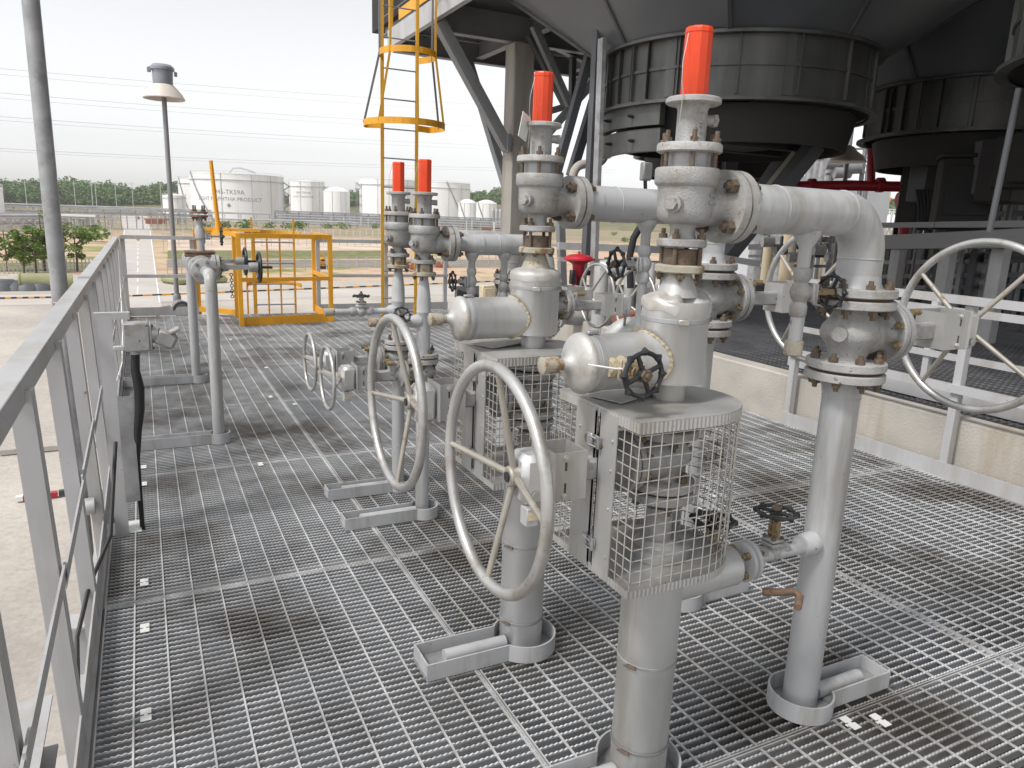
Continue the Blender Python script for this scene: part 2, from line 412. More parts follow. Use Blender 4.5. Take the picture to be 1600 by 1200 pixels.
def gate_valve(loc, sx, reach, label, fr=.110, k=1.0, wr=.25, wt=.0125, group='gate valves with large handwheels', dirty='flange', spokes=4, rot=.3, housing=True, hz=.1, tagp=False, flat=False, boltm='bolt'):
    t = thing('gate_valve', label, 'gate valve', loc, 0, group)
    X = V((sx, 0, 0))
    b = MB()
    b.lathe((0, 0, -hz + .024), Z_, [(.054 * k, 0), (.052 * k, .012), (.062 * k, hz * .42), (.078 * k, hz * .60), (.082 * k, hz * .76), (.076 * k, hz * .98), (.060 * k, hz * 1.2), (.052 * k, hz * 1.38), (.054 * k, 2 * hz - .048)], 36)
    b.lathe((0, 0, 0), X, [(.070 * k, 0), (.066 * k, .06 * k), (.056 * k, .09 * k), (.058 * k, .115 * k), (.066 * k, .126 * k)], 32)
    b.lathe((-sx * .074 * k, -.028 * k, .005), V((-sx, -.5, 0)), [(.022 * k, 0), (.021 * k, .010 * k)], 20)
    b.part('valve_body', 'cast', t)
    for zf in (hz - .025, -hz):
        b = MB(); flange(b, (0, 0, zf), Z_, fr, .025); b.part('end_flange', dirty, t)
    for zf in (hz, -hz - .008): b = MB(); b.cyl((0, 0, zf), (0, 0, zf + .008), fr - .010, n=32); b.part('gasket', 'gasket', t)
    for z, a in ((hz - .025, -Z_), (-hz + .025, Z_), (hz + .031, Z_), (-hz - .031, -Z_)):
        bolt_circle(t, (0, 0, z), a, fr - .02, 8 if fr > .09 else 4, .0135 if fr > .09 else .011, boltm, .3, h=.014, st=.012)
    # bonnet
    b = MB()
    b.lathe(X * .122 * k, X, [(.086 * k, 0), (.090 * k, .004), (.090 * k, .020 * k)], 40)
    b.lathe(X * (.148 * k), X, [(.090 * k, 0), (.090 * k, .018 * k), (.060 * k, .022 * k), (.036 * k, .040 * k), (.030 * k, .062 * k)], 40)
    b.part('bonnet', 'cast', t)
    b = MB(); b.cyl(X * (.1425 * k), X * (.148 * k), .084 * k, n=32); b.part('bonnet_gasket', 'dirtyfl', t)
    bolt_circle(t, X * (.122 * k), -X, .075 * k, 8, .0125 * k ** .5, 'brass', .39, h=.012, st=.010)
    s = reach / .46
    x0 = .205 * k; xb = (.25 if sx < 0 else .275) * s; xe = (.335 if sx < 0 else .365) * s; xh = (.40 if sx < 0 else .425) * s
    b = MB(); b.box(X * ((x0 + xb) / 2) + V((0, 0, -.005)), (xb - x0 + .02, .042, .050), .006)
    b.cyl(X * (x0 - .01) + V((0, -.012, .055)), X * (x0 + .03) + V((0, -.012, .055)), .012, n=14)
    b.box(X * (x0 + .012) + V((0, 0, .03)), (.03, .05, .06), .005)
    b.part('yoke', 'cast', t)
    for q in (-.03, .03): b = MB(); b.cyl(X * (x0 + .01) + V((0, q, .06)), X * (x0 + .045) + V((0, q, .06)), .011, n=6); b.part('gland_nut', 'brass', t)
    # open topped lock bracket in bent sheet
    cx = (xb + xe) / 2; w = xe - xb; hy, hh = .048, .058
    b = MB()
    b.box(X * cx + V((0, -hy, 0)), (w, .003, 2 * hh)); b.box(X * cx + V((0, hy, 0)), (w, .003, 2 * hh))
    b.box(X * xb + V((0, 0, 0)), (.003, 2 * hy - .003, 2 * hh - .004)); b.box(X * cx + V((0, 0, -hh + .0015)), (w - .003, 2 * hy - .003, .003))
    b.box(X * xe + V((0, 0, 0)), (.003, 2 * hy + .02, 2 * hh + .004))
    br = b.part('lock_bracket', 'sheet', t, False)
    b = MB()
    for z in (.03, -.03): b.box(X * (cx + .012 * s) + V((0, -hy - .0018, z)), (.005, .002, .03))
    b.part('slot', 'blackp', br)
    for z in (.044, -.046): put_bolt(br, X * (cx + .012 * s) + V((0, -hy - .0015, z)), -Y_, .009, 'sheetb', h=.005, st=.003)
    if housing:
        b = MB(); b.box(X * ((xe + xh) / 2 + .002) + V((0, .004, -.006)), (xh - xe, .085, .118), .014)
        b.box(X * (xh + .001) + V((0, -.015, .01)), (.003, .006, .05)); b.box(X * (xh + .001) + V((0, .012, .01)), (.003, .006, .05))
        h = b.part('lock_housing', 'alu', t)
        b = MB(); b.cyl(X * (xh - .03) + V((0, -.041, -.04)), X * (xh - .03) + V((0, -.0445, -.04)), .012, n=20); b.part('key_cover', 'sheet', h)
    if tagp:
        b = MB(); b.box(X * (xh - .02) + V((0, -.03, -.088)), (.03, .034, .044), .002); lp = b.part('label_holder', 'grey', t)
        b = MB(); b.box(X * (xh - .02) + V((0, -.0478, -.084)), (.024, .001, .020)); b.part('label_plate', 'cream', lp)
    # handwheel
    hub = X * (reach - .052); c = X * reach
    b = MB(); b.torus(c, X, wr, wt, 72, 12); hw = b.part('handwheel', 'wheel', t)
    b = MB(); b.lathe(hub - X * .012, X, [(.020, 0), (.024, .003), (.024, .022), (.020, .026)], 24); hb = b.part('hub', 'spoke', hw)
    b = MB(); b.cyl(hub + X * .013, hub + X * .018, .012, n=16); b.cyl(X * xh, hub - X * .010, .016, n=16); b.part('stem', 'black' if wr > .2 else 'cast', hb)
    u, w2 = Y_, Z_
    for i in range(spokes):
        a = rot + 2 * PI * i / spokes
        d = u * math.cos(a) + w2 * math.sin(a)
        b = MB()
        if flat: b.bar(hub + d * .01, c + d * wr, .012, .022, X)
        else: b.cyl(hub + d * .018, c + d * (wr - .004), .0085, .0072, n=12)
        b.part('spoke', 'spoke' if not flat else 'wheel', hw)
    return t
M['sheetb'] = M['sheet']

def scallop_wheel(b, c, axis, r, n=8):             # small cast wheel with finger bumps
    u, w, d = frame(axis); c = V(c)
    N = n * 6; pts = []; rs = []
    for i in range(N):
        a = 2 * PI * i / N
        f = max(0, math.cos(a * n)) ** 3
        pts.append(c + (u * math.cos(a) + w * math.sin(a)) * (r * (.92 + .06 * f))); rs.append(r * (.105 + .085 * f))
    b.tube(pts, rs, 8, True)
    for i in range(4):
        a = 2 * PI * i / 4 + .4
        b.cyl(c, c + (u * math.cos(a) + w * math.sin(a)) * r * .9, r * .12, r * .1, 8)
    b.cyl(c - d * r * .16, c + d * r * .16, r * .26, n=16)

def small_valve(loc, flow, stem, label, r=.05, L=.10, body='cast', group='small drain valves', pr_=.016, reach=.105, plug=False, parent=None):
    """forged drain valve: flow axis, stem axis"""
    t = thing('drain_valve', label, 'valve', loc, 0, group)
    fl, st = V(flow).normalized(), V(stem).normalized()
    b = MB()
    b.lathe(-fl * L / 2, fl, [(pr_ * 1.25, 0), (pr_ * 1.45, .006), (pr_ * 1.45, L * .22), (pr_ * 1.15, L * .3), (pr_ * 1.6, L * .42), (pr_ * 1.75, L * .5), (pr_ * 1.6, L * .58), (pr_ * 1.15, L * .7), (pr_ * 1.45, L * .78), (pr_ * 1.45, L - .006), (pr_ * 1.25, L)], 22)
    b.cyl((0, 0, 0), st * .028, pr_ * 1.35, n=20)
    b.part('valve_body', body, t)
    side = fl.cross(st)
    b = MB()
    b.bar(st * .022, st * .034, .050, .050, side, .003); b.bar(st * .036, st * .046, .046, .046, side, .003)
    b.part('bonnet_plate', body, t)
    for q1 in (-1, 1):
        for q2 in (-1, 1): put_bolt(t, fl * q1 * .017 + side * q2 * .017 + st * .046, st, .006, 'bolt', h=.006, st=.003)
    b = MB()
    for q in (-1, 1): b.bar(side * q * .014 + st * .046, side * q * .012 + st * (reach - .012), .008, .012, fl)
    b.bar(-side * .018 + st * (reach - .012), side * .018 + st * (reach - .012), .016, .010, st)
    b.cyl(st * .046, st * (reach - .02), .007, n=10)
    b.cyl(st * .060, st * .066, .014, n=12)
    b.part('yoke', 'brass' if body != 'grey' else 'cast', t)
    b = MB(); scallop_wheel(b, st * reach, st, r); w = b.part('handwheel', 'black', t)
    b = MB(); b.hexa(st * (reach + r * .12), st * (reach + r * .12 + .010), r * .26); b.cyl(st * reach, st * (reach + .024), .006, n=10); b.part('wheel_nut', 'bolt', w)
    return t

def pipe_run(b, pts, r, bend=.1, n=24, seg=8):     # straight pipe with rounded elbows
    pts = [V(p) for p in pts]; out = [pts[0]]
    for i in range(1, len(pts) - 1):
        a, p, c = pts[i - 1], pts[i], pts[i + 1]
        d0 = (a - p).normalized(); d1 = (c - p).normalized()
        s, e = p + d0 * bend, p + d1 * bend
        for k in range(seg + 1):
            t = k / seg
            # circular arc between s and e for right angles
            th = t * PI / 2
            o = p + (d0 + d1) * bend
            out.append(o - d1 * bend * math.cos(th) - d0 * bend * math.sin(th))
    out.append(pts[-1])
    b.tube(out, r, n)
def weld(b, p, axis, r, w=.004):
    b.torus(p, axis, r, w, 32, 6)

def drain_leg(parent, p, z_end, r=.017, cap=True):
    b = MB(); p = V(p)
    b.lathe(p, -Z_, [(.036, 0), (.036, .012), (.026, .03), (r, .045), (r, p.z - z_end)], 20)
    b.part('drain_leg', 'grey', parent)
    if cap:
        b = MB(); b.lathe((p.x, p.y, z_end), -Z_, [(r * 1.35, -.004), (r * 1.45, 0), (r * 1.45, .034), (r * 1.2, .038)], 18); b.part('pipe_cap', 'dirtyfl', parent)

# ------------------------------------------------------------------ the four relief valve stations
PSV = [(1.14, 1.40, 1.449), (1.14, 2.12, 1.462), (1.20, 3.36, 1.275), (1.20, 3.76, 1.283)]
relief_valve(PSV[0], 'largest relief valve in front, tall orange cap beside the dark fan housing', 12, .086, 1)
relief_valve(PSV[1], 'relief valve with round orange cap before the concrete column, white plate at its left', 12, .084, 2)
relief_valve(PSV[2], 'relief valve with hexagonal orange cap, taller one of the small pair by the yellow ladder', 6, .084, 3)
relief_valve(PSV[3], 'relief valve with short hexagonal orange cap directly behind the left ladder rail', 6, .084, 4)

# discharge pipes and downcomers
OUT = [(1.81, 1.44, 1.320), (1.87, 2.14, 1.343), (1.87, 3.38, 1.168), (1.87, 3.78, 1.168)]
VZ = [1.212, 1.235, 1.06, 1.06]
PR = [.060, .058, .052, .052]
plab = ['light grey discharge pipe with large elbow from the front relief valve',
        'grey discharge pipe passing behind the front relief valve body',
        'grey discharge pipe of the hexagonal capped valve with two drain legs',
        'grey discharge pipe running behind the one with two drain legs']
for i in range(4):
    x, y, z = PSV[i]; ox, oy, oz = OUT[i]; zc = z + .096; r = PR[i]
    t = thing('discharge_pipe', plab[i], 'pipe', (0, 0, 0), 0, 'discharge pipes')
    x0 = x + .132
    b = MB(); b.ring((x0, y, zc), X_, .03, .086 if i == 0 else .084, .021, 44); b.part('inlet_flange', 'flange', t)
    bolt_circle(t, (x0 + .021, y, zc), X_, .064, 4, .0155, 'bolt', .785, h=.016, st=.012)
    b = MB()
    k = (oy - y) / (ox - x)
    if i > 1:
        b.lathe((x0 + .021, y, zc), X_, [(.036, 0), (.034, .03), (.036, .05), (r, .11), (r, .14)], 28)
        xs = x0 + .15
    else:
        b.lathe((x0 + .021, y, zc), X_, [(.066, 0), (.062, .012), (.058, .03), (r, .06)], 32); xs = x0 + .06
    pipe_run(b, [(xs, y + k * (xs - x), zc), (ox, oy, zc), (ox, oy, oz + .02)], r, .115, 32, 12)
    b.lathe((ox, oy, oz + .05), -Z_, [(r, -.01), (r + .004, .012), (r + .012, .026)], 32)
    weld(b, (ox - .115, oy - .115 * k, zc), V((1, k, 0)), r - .001, .003); weld(b, (xs + .1, y + k * (xs + .1 - x), zc), V((1, k, 0)), r - .001, .003)
    weld(b, (ox, oy, zc - .12), Z_, r - .001, .003)
    b.part('pipe', 'grey', t)
    b = MB(); flange(b, (ox, oy, oz), Z_, .110 if i < 2 else .095, .025); b.part('outlet_flange', 'flange', t)
    if i == 0: drain_leg(t, (1.575, oy - .015, zc - r + .012), 1.20)
    if i == 1: drain_leg(t, (1.575, oy - .01, zc - r + .012), 1.14)
    if i == 2:
        drain_leg(t, (1.45, 3.365, zc - r + .012), 1.10); drain_leg(t, (1.63, 3.37, zc - r + .012), 1.05)
small_valve((1.575, 1.425, 1.335), Z_, X_, 'small drain valve with black wheel under the front discharge pipe elbow', .047, .13, reach=.118)
small_valve((1.575, 2.13, 1.36), Z_, -X_, 'small drain valve with black wheel facing left, behind the dented insulated tee', .052, .13, 'grey', reach=.115)
small_valve((1.45, 3.365, 1.19), Z_, -X_, 'small drain valve with black wheel left of the round orange capped valve', .045, .13, 'grey', reach=.10)
small_valve((1.63, 3.37, 1.16), Z_, X_, 'small drain valve on the right hand drain leg close to the clad tee', .045, .13, reach=.105)

glab = ['right hand gate valve under the big elbow with wheel overlapping the white railing',
        'gate valve behind the front clad tee with wheel seen under the big elbow',
        'gate valve on the far downcomer with wheel near the red actuator, nearer one of two',
        'gate valve on the far downcomer with wheel near the red actuator, farther one of two']
for i in range(4):
    ox, oy, oz = OUT[i]
    gate_valve((ox, oy, VZ[i]), 1, .59, glab[i], fr=.110 if i < 2 else .095, k=1.0 if i < 2 else .9, wr=.27 if i < 2 else .19, wt=.0125 if i < 2 else .009, rot=.62 if i < 2 else .5, housing=i != 1, hz=.1, spokes=4)
    zt = VZ[i] - .108
    t = thing('downcomer_pipe', ['grey vertical pipe standing in the ring collar at right', 'grey vertical pipe hidden behind the front clad tee',
              'grey vertical pipe below the nearer far gate valve', 'grey vertical pipe below the farther far gate valve'][i], 'pipe', (ox, oy, 0), 0, 'downcomer pipes')
    b = MB(); flange(b, (0, 0, zt - .025), Z_, .110 if i < 2 else .095, .025); b.part('top_flange', 'flange', t)
    b = MB(); rr = .053
    b.lathe((0, 0, zt - .025), -Z_, [(.066, 0), (.06, .014), (rr, .05), (rr, zt + .6)], 32)
    weld(b, (0, 0, zt - .078), Z_, rr - .001, .003)
    b.part('pipe', 'grey', t)

# toe collars where pipes pass through the deck
def toe_collar(loc, sx, L, w, rr, label, off=0.0, h=.062):
    t = thing('toe_collar', label, 'collar', loc, 0, 'grey toe collars round the pipes')
    th = .006; b = MB()
    a0 = math.asin(min(.98, w / 2 / rr))
    def path(o):
        ps = []
        N = 28
        R1 = rr + o
        aa = math.asin(min(.98, (w / 2 + o) / R1))
        for i in range(N + 1):
            a = aa + (2 * PI - 2 * aa) * i / N
            ps.append((sx * math.cos(a) * R1, math.sin(a) * R1))
        ps = [(sx * (L + o), w / 2 + o)] + ps + [(sx * (L + o), -w / 2 - o)]
        return ps
    pi_, po = path(0), path(th)
    n = len(pi_); vs = []
    for z in (0.002, h):
        for p in pi_: vs.append((p[0], p[1], z))
        for p in po: vs.append((p[0], p[1], z))
    fs = []
    for i in range(n):
        j = (i + 1) % n
        fs += [(i, j, 2 * n + j, 2 * n + i), (n + i, n + j, 3 * n + j, 3 * n + i), (2 * n + i, 2 * n + j, 3 * n + j, 3 * n + i), (i, j, n + j, n + i)]
    b.add(vs, fs)
    b.part('toe_plate', 'grey', t, True, 30)
    b = MB(); b.box((sx * (L * .5 + rr * .5), 0, .012), (L - rr + .02, w - .004, .012)); b.lathe((0, 0, .004), Z_, [(rr - .002, 0), (rr - .002, .004)], 28); b.part('base_strip', 'galv', t)
    b = MB(); b.cyl((sx * (rr * .7), 0, .034), (sx * (L - .08), 0, .034), .024, n=16); b.part('shoe_pipe', 'grey', t)
    return t
toe_collar((1.14, 1.40, 0), -1, .40, .11, .112, 'toe collar round the nearest riser at the bottom edge')
toe_collar((1.135, 2.085, 0), -1, .385, .125, .108, 'toe collar with channel in front of the second insulated riser')
toe_collar((1.20, 3.33, 0), -1, .41, .085, .065, 'toe collar below the hexagonal capped valve, front one of the two in mid deck')
toe_collar((1.20, 3.74, 0), -1, .40, .085, .065, 'toe collar with long channel, rear one of the two in mid deck')
toe_collar((1.80, 1.43, 0), 1, .35, .10, .095, 'toe collar with channel pointing right at the right hand downcomer')
toe_collar((1.87, 2.12, 0), 1, .32, .09, .09, 'toe collar behind the insulated bypass stub')
toe_collar((1.87, 3.38, 0), 1, .32, .09, .09, 'toe collar at the nearer far downcomer')
toe_collar((1.87, 3.78, 0), 1, .32, .09, .09, 'toe collar at the farther far downcomer')

# insulated risers, tees and cages of the two front stations
def riser(loc, label, clamps):
    t = thing('insulated_riser', label, 'insulated pipe', loc, 0, 'clad risers')
    b = MB(); b.lathe((0, 0, -.5), Z_, [(.077, 0), (.077, .848), (.0785, .85), (.0785, 1.17)], 44); b.part('cladding', 'alu', t)
    b = MB(); b.cyl((0, 0, .672), (0, 0, .70), .086, n=40); b.cyl((0, 0, .70), (0, 0, .715), .06, .045, n=32); b.cyl((0, 0, .69), (0, 0, .80), .036, n=24); b.part('end_disc', 'cast', t)
    for z in clamps:
        b = MB(); b.lathe((0, 0, z), Z_, [(.0785, 0), (.0802, .001), (.0802, .0085), (.0785, .0095)], 44, False, False); c = b.part('clamp_band', 'galv', t)
        b = MB(); a = R(205)
        p = V((math.cos(a) * .083, math.sin(a) * .083, z + .005)); rot = Matrix.Rotation(a, 3, 'Z')
        b.box(p, (.008, .026, .008), .001, rot); b.cyl(p + rot @ V((.004, -.02, 0)), p + rot @ V((.004, .016, 0)), .003, n=8); b.part('clamp_screw', 'bolt', c)
    return t
riser((1.14, 1.40, 0), 'large aluminium clad riser at the bottom of the picture under the front mesh guard', (.37, .115))
riser((1.14, 2.12, 0), 'aluminium clad riser under the rear mesh guard', (.39, .10))

def wavy_lathe(b, prof, n, fn):
    vs = []; fs = []
    for k, (r, z) in enumerate(prof):
        for i in range(n):
            a = 2 * PI * i / n; r2, z2 = fn(a, r, z, k); vs.append((math.cos(a) * r2, math.sin(a) * r2, z2))
    for k in range(len(prof) - 1):
        for i in range(n):
            j = (i + 1) % n; fs.append((k * n + i, k * n + j, (k + 1) * n + j, (k + 1) * n + i))
    return b.add(vs, fs)

def clad_tee(loc, label, dent, zc=.19, zt=.33, hl=.27):
    """vertical jacketed body with a jacketed branch to -X; local z = 0 is the guard's cover at 1.085"""
    t = thing('insulated_tee', label, 'insulated tee', loc, 0, 'clad tees on the mesh guards')
    z0, z1 = .048, .240
    b = MB(); b.cyl((0, 0, -.03), (0, 0, .06), .040, n=32); b.part('neck', 'sheet', t)
    b = MB()
    b.lathe((0, 0, 0), Z_, [(.050, z0 - .006), (.078, z0 - .004), (.080, z0), (.080, z1 - .055), (.0815, z1 - .053), (.0815, z1)], 48, True, False)
    b.part('jacket', 'alu', t)
    b = MB(); b.lathe((0, 0, z1 - .05), Z_, [(.0815, 0), (.083, .001), (.083, .010), (.0815, .011)], 48, False, False)
    bd = b.part('band', 'galv', t)
    a = R(245); rot = Matrix.Rotation(a, 3, 'Z')
    b = MB(); b.box(V((math.cos(a) * .086, math.sin(a) * .086, z1 - .045)), (.007, .026, .014), .002, rot); b.part('band_clip', 'sheet', bd)
    b = MB()
    rnd = random.Random(3)
    ph = [rnd.uniform(0, 6) for _ in range(6)]
    def fn(a, r, z, k):
        if dent:
            d = math.exp(-((a - R(268) + PI) % (2 * PI) - PI) ** 2 / .16)
            e = math.exp(-((a - R(205) + PI) % (2 * PI) - PI) ** 2 / .25)
            q = r / .08
            z = z - d * .048 * q ** 1.5 + .010 * q * math.sin(2 * a + 1) - .012 * e * q
            r = r * (1 - .20 * d * q)
            z += .004 * math.sin(7 * a + ph[k % 6]) * (q > .5)
            return r, z
        return r * (1 + .01 * math.sin(5 * a + ph[k % 6])), z + .0015 * math.sin(9 * a + ph[k % 6])
    wavy_lathe(b, [(.083, z1 - .022), (.0845, z1 - .004), (.081, z1 + .004), (.066, z1 + .012), (.05, z1 + .016), (.036, z1 + .026), (.03, z1 + .030)], 64, fn)
    b.part('crumpled_lid' if dent else 'lid', 'alust', t, True, 70)
    b = MB(); b.lathe((0, 0, z1 + .008), Z_, [(.050, 0), (.046, .012), (.030, zt - z1 - .038), (.026, zt - z1 - .022)], 28); b.part('reducer', 'dirtyfl' if not dent else 'sheet', t)
    b = MB(); flange(b, (0, 0, zt - .026), Z_, .058, .019); b.part('top_flange', 'dirtyfl', t)
    b = MB(); b.ring((0, 0, zt - .007), Z_, .02, .040, .036, 32); b.part('spacer_ring', 'bolt', t)
    # branch
    zb = .098; rb = .066
    b = MB(); b.lathe((-.045, 0, zb), -X_, [(rb, 0), (rb, hl - .10), (rb + .0015, hl - .098), (rb + .0015, hl - .055)], 44, False, False); b.part('branch_jacket', 'alu', t)
    b = MB(); b.lathe((-.045 - hl + .055, 0, zb), -X_, [(rb + .003, -.006), (rb + .005, 0), (rb + .004, .008), (rb - .002, .015), (.052, .022), (.034, .027), (.022, .033), (.016, .042), (.014, .05)], 44, True, True); b.part('end_cap', 'alust', t)
    b = MB(); b.lathe((-.045 - hl + .005, 0, zb), -X_, [(.013, 0), (.013, .012), (.019, .014), (.020, .052), (.017, .054)], 20); b.part('plug', 'dirtyfl', t)
    b = MB()                                            # crimped sealant seam between branch and body
    N = 60; pts = []
    for i in range(N):
        a = 2 * PI * i / N; y = math.cos(a) * rb; z = math.sin(a) * rb
        x = -math.sqrt(max(0, .0815 ** 2 - min(y * y, .0066))) ; pts.append((x - .004, y, zb + z))
    b.tube(pts, [.0042 + .0015 * (i % 2) for i in range(N)], 6, True)
    b.part('sealant_seam', 'sealant', t, False)
    b = MB(); xo = -.045 - hl + .085
    b.lathe((xo, 0, zb), -X_, [(rb + .002, 0), (rb + .0036, .001), (rb + .0036, .012), (rb + .002, .013)], 44, False, False); b.box((xo - .01, -.01, zb + rb + .006), (.03, .014, .008), .002)
    b.part('branch_band', 'galv', t)
    return t
clad_tee((1.14, 1.40, 1.085), 'clad tee with crumpled lid and black wheel on its branch, on the front mesh guard', True)
clad_tee((1.14, 2.12, 1.090), 'clad tee with flat lid on the rear mesh guard', False)
sv = small_valve((.945, 1.335, 1.183), X_, -Y_, 'small valve with black wheel poking out of the front clad branch', .052, .07, 'sealant', reach=.085)
b = MB(); b.tube([(-.09, -.005, .012), (-.04, -.035, .006), (.0, -.04, .004)], .0022, 6); b.part('white_tie', 'white', sv)

def mesh_guard(loc, label, zb, zt):
    t = thing('mesh_guard', label, 'mesh guard', loc, 0, 'wire mesh guards round the lower valves')
    xl, xr, w = -.205, .002, .170
    def path(o=0.0, step=.0058):
        ps = []
        def line(a, c):
            L = (V(c) - V(a)).length; k = max(1, int(L / step))
            for i in range(k): ps.append(V(a).lerp(V(c), i / k))
        W = w + o; xl2 = xl - o
        line((xl2, -W, 0), (xr, -W, 0))
        k = max(8, int(PI * W / step))
        for i in range(k):
            a = -PI / 2 + PI * i / k; ps.append(V((xr + math.cos(a) * W, math.sin(a) * W, 0)))
        line((xr, W, 0), (xl2, W, 0)); line((xl2, W, 0), (xl2, -W, 0))
        return ps
    # cover and base plates with crimped skirts
    def skirt(b, z0, z1):
        P, Q = path(.003), path(.0050); n = len(P)
        ring = [P[i] if i % 2 else P[i].lerp(Q[i % len(Q)] if len(Q) == n else P[i] * 1.02, .5) for i in range(n)]
        vs = [(p.x, p.y, z0) for p in ring] + [(p.x, p.y, z1) for p in ring]
        b.add(vs, [(i, (i + 1) % n, n + (i + 1) % n, n + i) for i in range(n)])
    b = MB(); pl = [(p.x, p.y) for p in path(.003)]
    b.prism(pl, zt - .004, zt - .001)
    b.part('cover_plate', 'sheet', t, False)
    b = MB(); skirt(b, zt - .027, zt - .002); b.part('cover_skirt', 'sheet', t, False)
    b = MB(); b.bar((xl + .03, .02, zt + .004), (xr + .10, .12, zt + .012), .10, .002); b.part('cover_flap', 'sheet', t, False)
    b = MB(); b.prism(pl, zb, zb + .003); b.part('base_plate', 'sheet', t, False)
    b = MB(); skirt(b, zb - .002, zb + .018); b.part('base_skirt', 'sheet', t, False)
    # wires
    b = MB(); P = path(-.001, .012); z = zb + .035
    while z < zt - .03:
        b.tube([(p.x, p.y, z) for p in P], .0015, 5, True); z += .0268
    PP = path(.0012, .0268)
    for p in PP: b.cyl((p.x, p.y, zb + .01), (p.x, p.y, zt - .02), .0015, n=5, caps=False)
    b.part('wire_mesh', 'mesh', t, True)
    # door jambs on the flat left side
    for y, ww in ((-.056, .072), (.040, .088)):
        b = MB(); b.box((xl - .005, y, (zb + zt) / 2 - .003), (.003, ww, zt - zb - .012)); b.box((xl - .0035, y + (ww / 2 - .002) * (1 if y < 0 else -1), (zb + zt) / 2), (.006, .004, zt - zb - .03)); j = b.part('door_jamb', 'sheet', t, False)
        for zz in (zb + .06, zb + .18, zt - .07, zt - .14): put_bolt(j, (xl - .0065, y - .02 if y < 0 else y + .025, zz), -X_, .0045, 'sheet', h=.002, st=.001)
    for zz in (zb + .075, zt - .085):
        b = MB(); b.box((xl - .010, -.012, zz), (.006, .05, .026), .002); b.box((xl - .017, .0, zz), (.008, .022, .034), .002); b.cyl((xl - .016, -.034, zz - .014), (xl - .016, -.034, zz + .014), .004, n=8)
        l = b.part('latch', 'galv', t)
        b = MB(); b.tube([(xl - .02, -.03, zz + .01), (xl - .021, .0, zz + .011), (xl - .021, .0, zz - .011), (xl - .02, -.03, zz - .01)], .002, 6); b.part('latch_loop', 'sheet', l)
    return t
mesh_guard((1.14, 1.40, 0), 'front wire mesh guard with rounded corner on the nearest riser', .668, 1.083)
mesh_guard((1.14, 2.12, 0), 'rear wire mesh guard seen behind the large handwheel', .672, 1.090)
gate_valve((1.14, 1.40, .932), -1, .475, 'gate valve in the front mesh guard with the nearest large handwheel', fr=.082, k=.82, wr=.254, wt=.0135, hz=.080, rot=.04, boltm='bolt', tagp=True)
gate_valve((1.14, 2.12, .932), -1, .475, 'gate valve in the rear mesh guard with second large handwheel', fr=.082, k=.82, wr=.262, wt=.0135, hz=.080, rot=-.10, tagp=True)
for (x, y, z), lab in (((1.14, 1.40, 1.018), 'grey spool inside the front mesh guard'), ((1.14, 2.12, 1.018), 'grey spool inside the rear mesh guard')):
    t = thing('pipe_spool', lab, 'pipe', (x, y, 0))
    b = MB(); flange(b, (0, 0, z), Z_, .082, .022); b.cyl((0, 0, z + .02), (0, 0, 1.10), .036, n=24); b.part('upper_spool', 'grey', t)
    b = MB(); flange(b, (0, 0, z - .196), Z_, .082, .024); b.part('lower_flange', 'cast', t)
    b = MB(); b.box((.10, .09, .86), (.004, .12, .34)); b.part('heat_shield', 'galv', t)

# bypass between the front riser and the right downcomer
t = thing('bypass_line', 'clad bypass stub with small flanges between front riser and right downcomer', 'pipe', (1.14, 1.40, .575))
b = MB(); b.lathe((.05, 0, 0), V((1, .05, 0)), [(.056, 0), (.056, .225), (.046, .232), (.03, .234)], 36); b.part('clad_stub', 'alu', t)
b = MB(); b.cyl((.26, .012, 0), (.335, .016, 0), .019, n=20); flange(b, (.318, .016, 0), X_, .058, .016); flange(b, (.339, .017, 0), X_, .058, .016)
b.lathe((.35, .017, 0), X_, [(.024, 0), (.024, .015), (.018, .022), (.018, .24)], 18)
b.lathe((.56, .028, 0), X_, [(.019, 0), (.032, .006), (.036, .04), (.036, .06)], 24); b.part('small_flange', 'grey', t)
b = MB(); b.cyl((.334, .016, 0), (.339, .017, 0), .050, n=24); b.part('gasket', 'gasket', t)
bolt_circle(t, (.318, .016, 0), -X_, .042, 4, .011, 'brass', .8, h=.012, st=.016); bolt_circle(t, (.355, .017, 0), X_, .042, 4, .010, 'bolt', .8, h=.01, st=.01)
small_valve((1.585, 1.423, .578), X_, Z_, 'drain valve with rusty hub, black wheel on top, beside the right downcomer', .056, .12, 'cast', reach=.125)
small_valve((1.335, 1.408, .60), X_, Z_, 'drain valve partly hidden by the front mesh guard, black wheel', .056, .06, 'cast', reach=.125)
tag(MB().tube([(1.50, 1.36, .50), (1.545, 1.33, .505), (1.575, 1.32, .508), (1.58, 1.30, .50), (1.54, 1.27, .49)], .011, 10).part('rusty_rod', 'rustplate'), 'bent rusty rod hanging below the small bypass flange', 'rod')

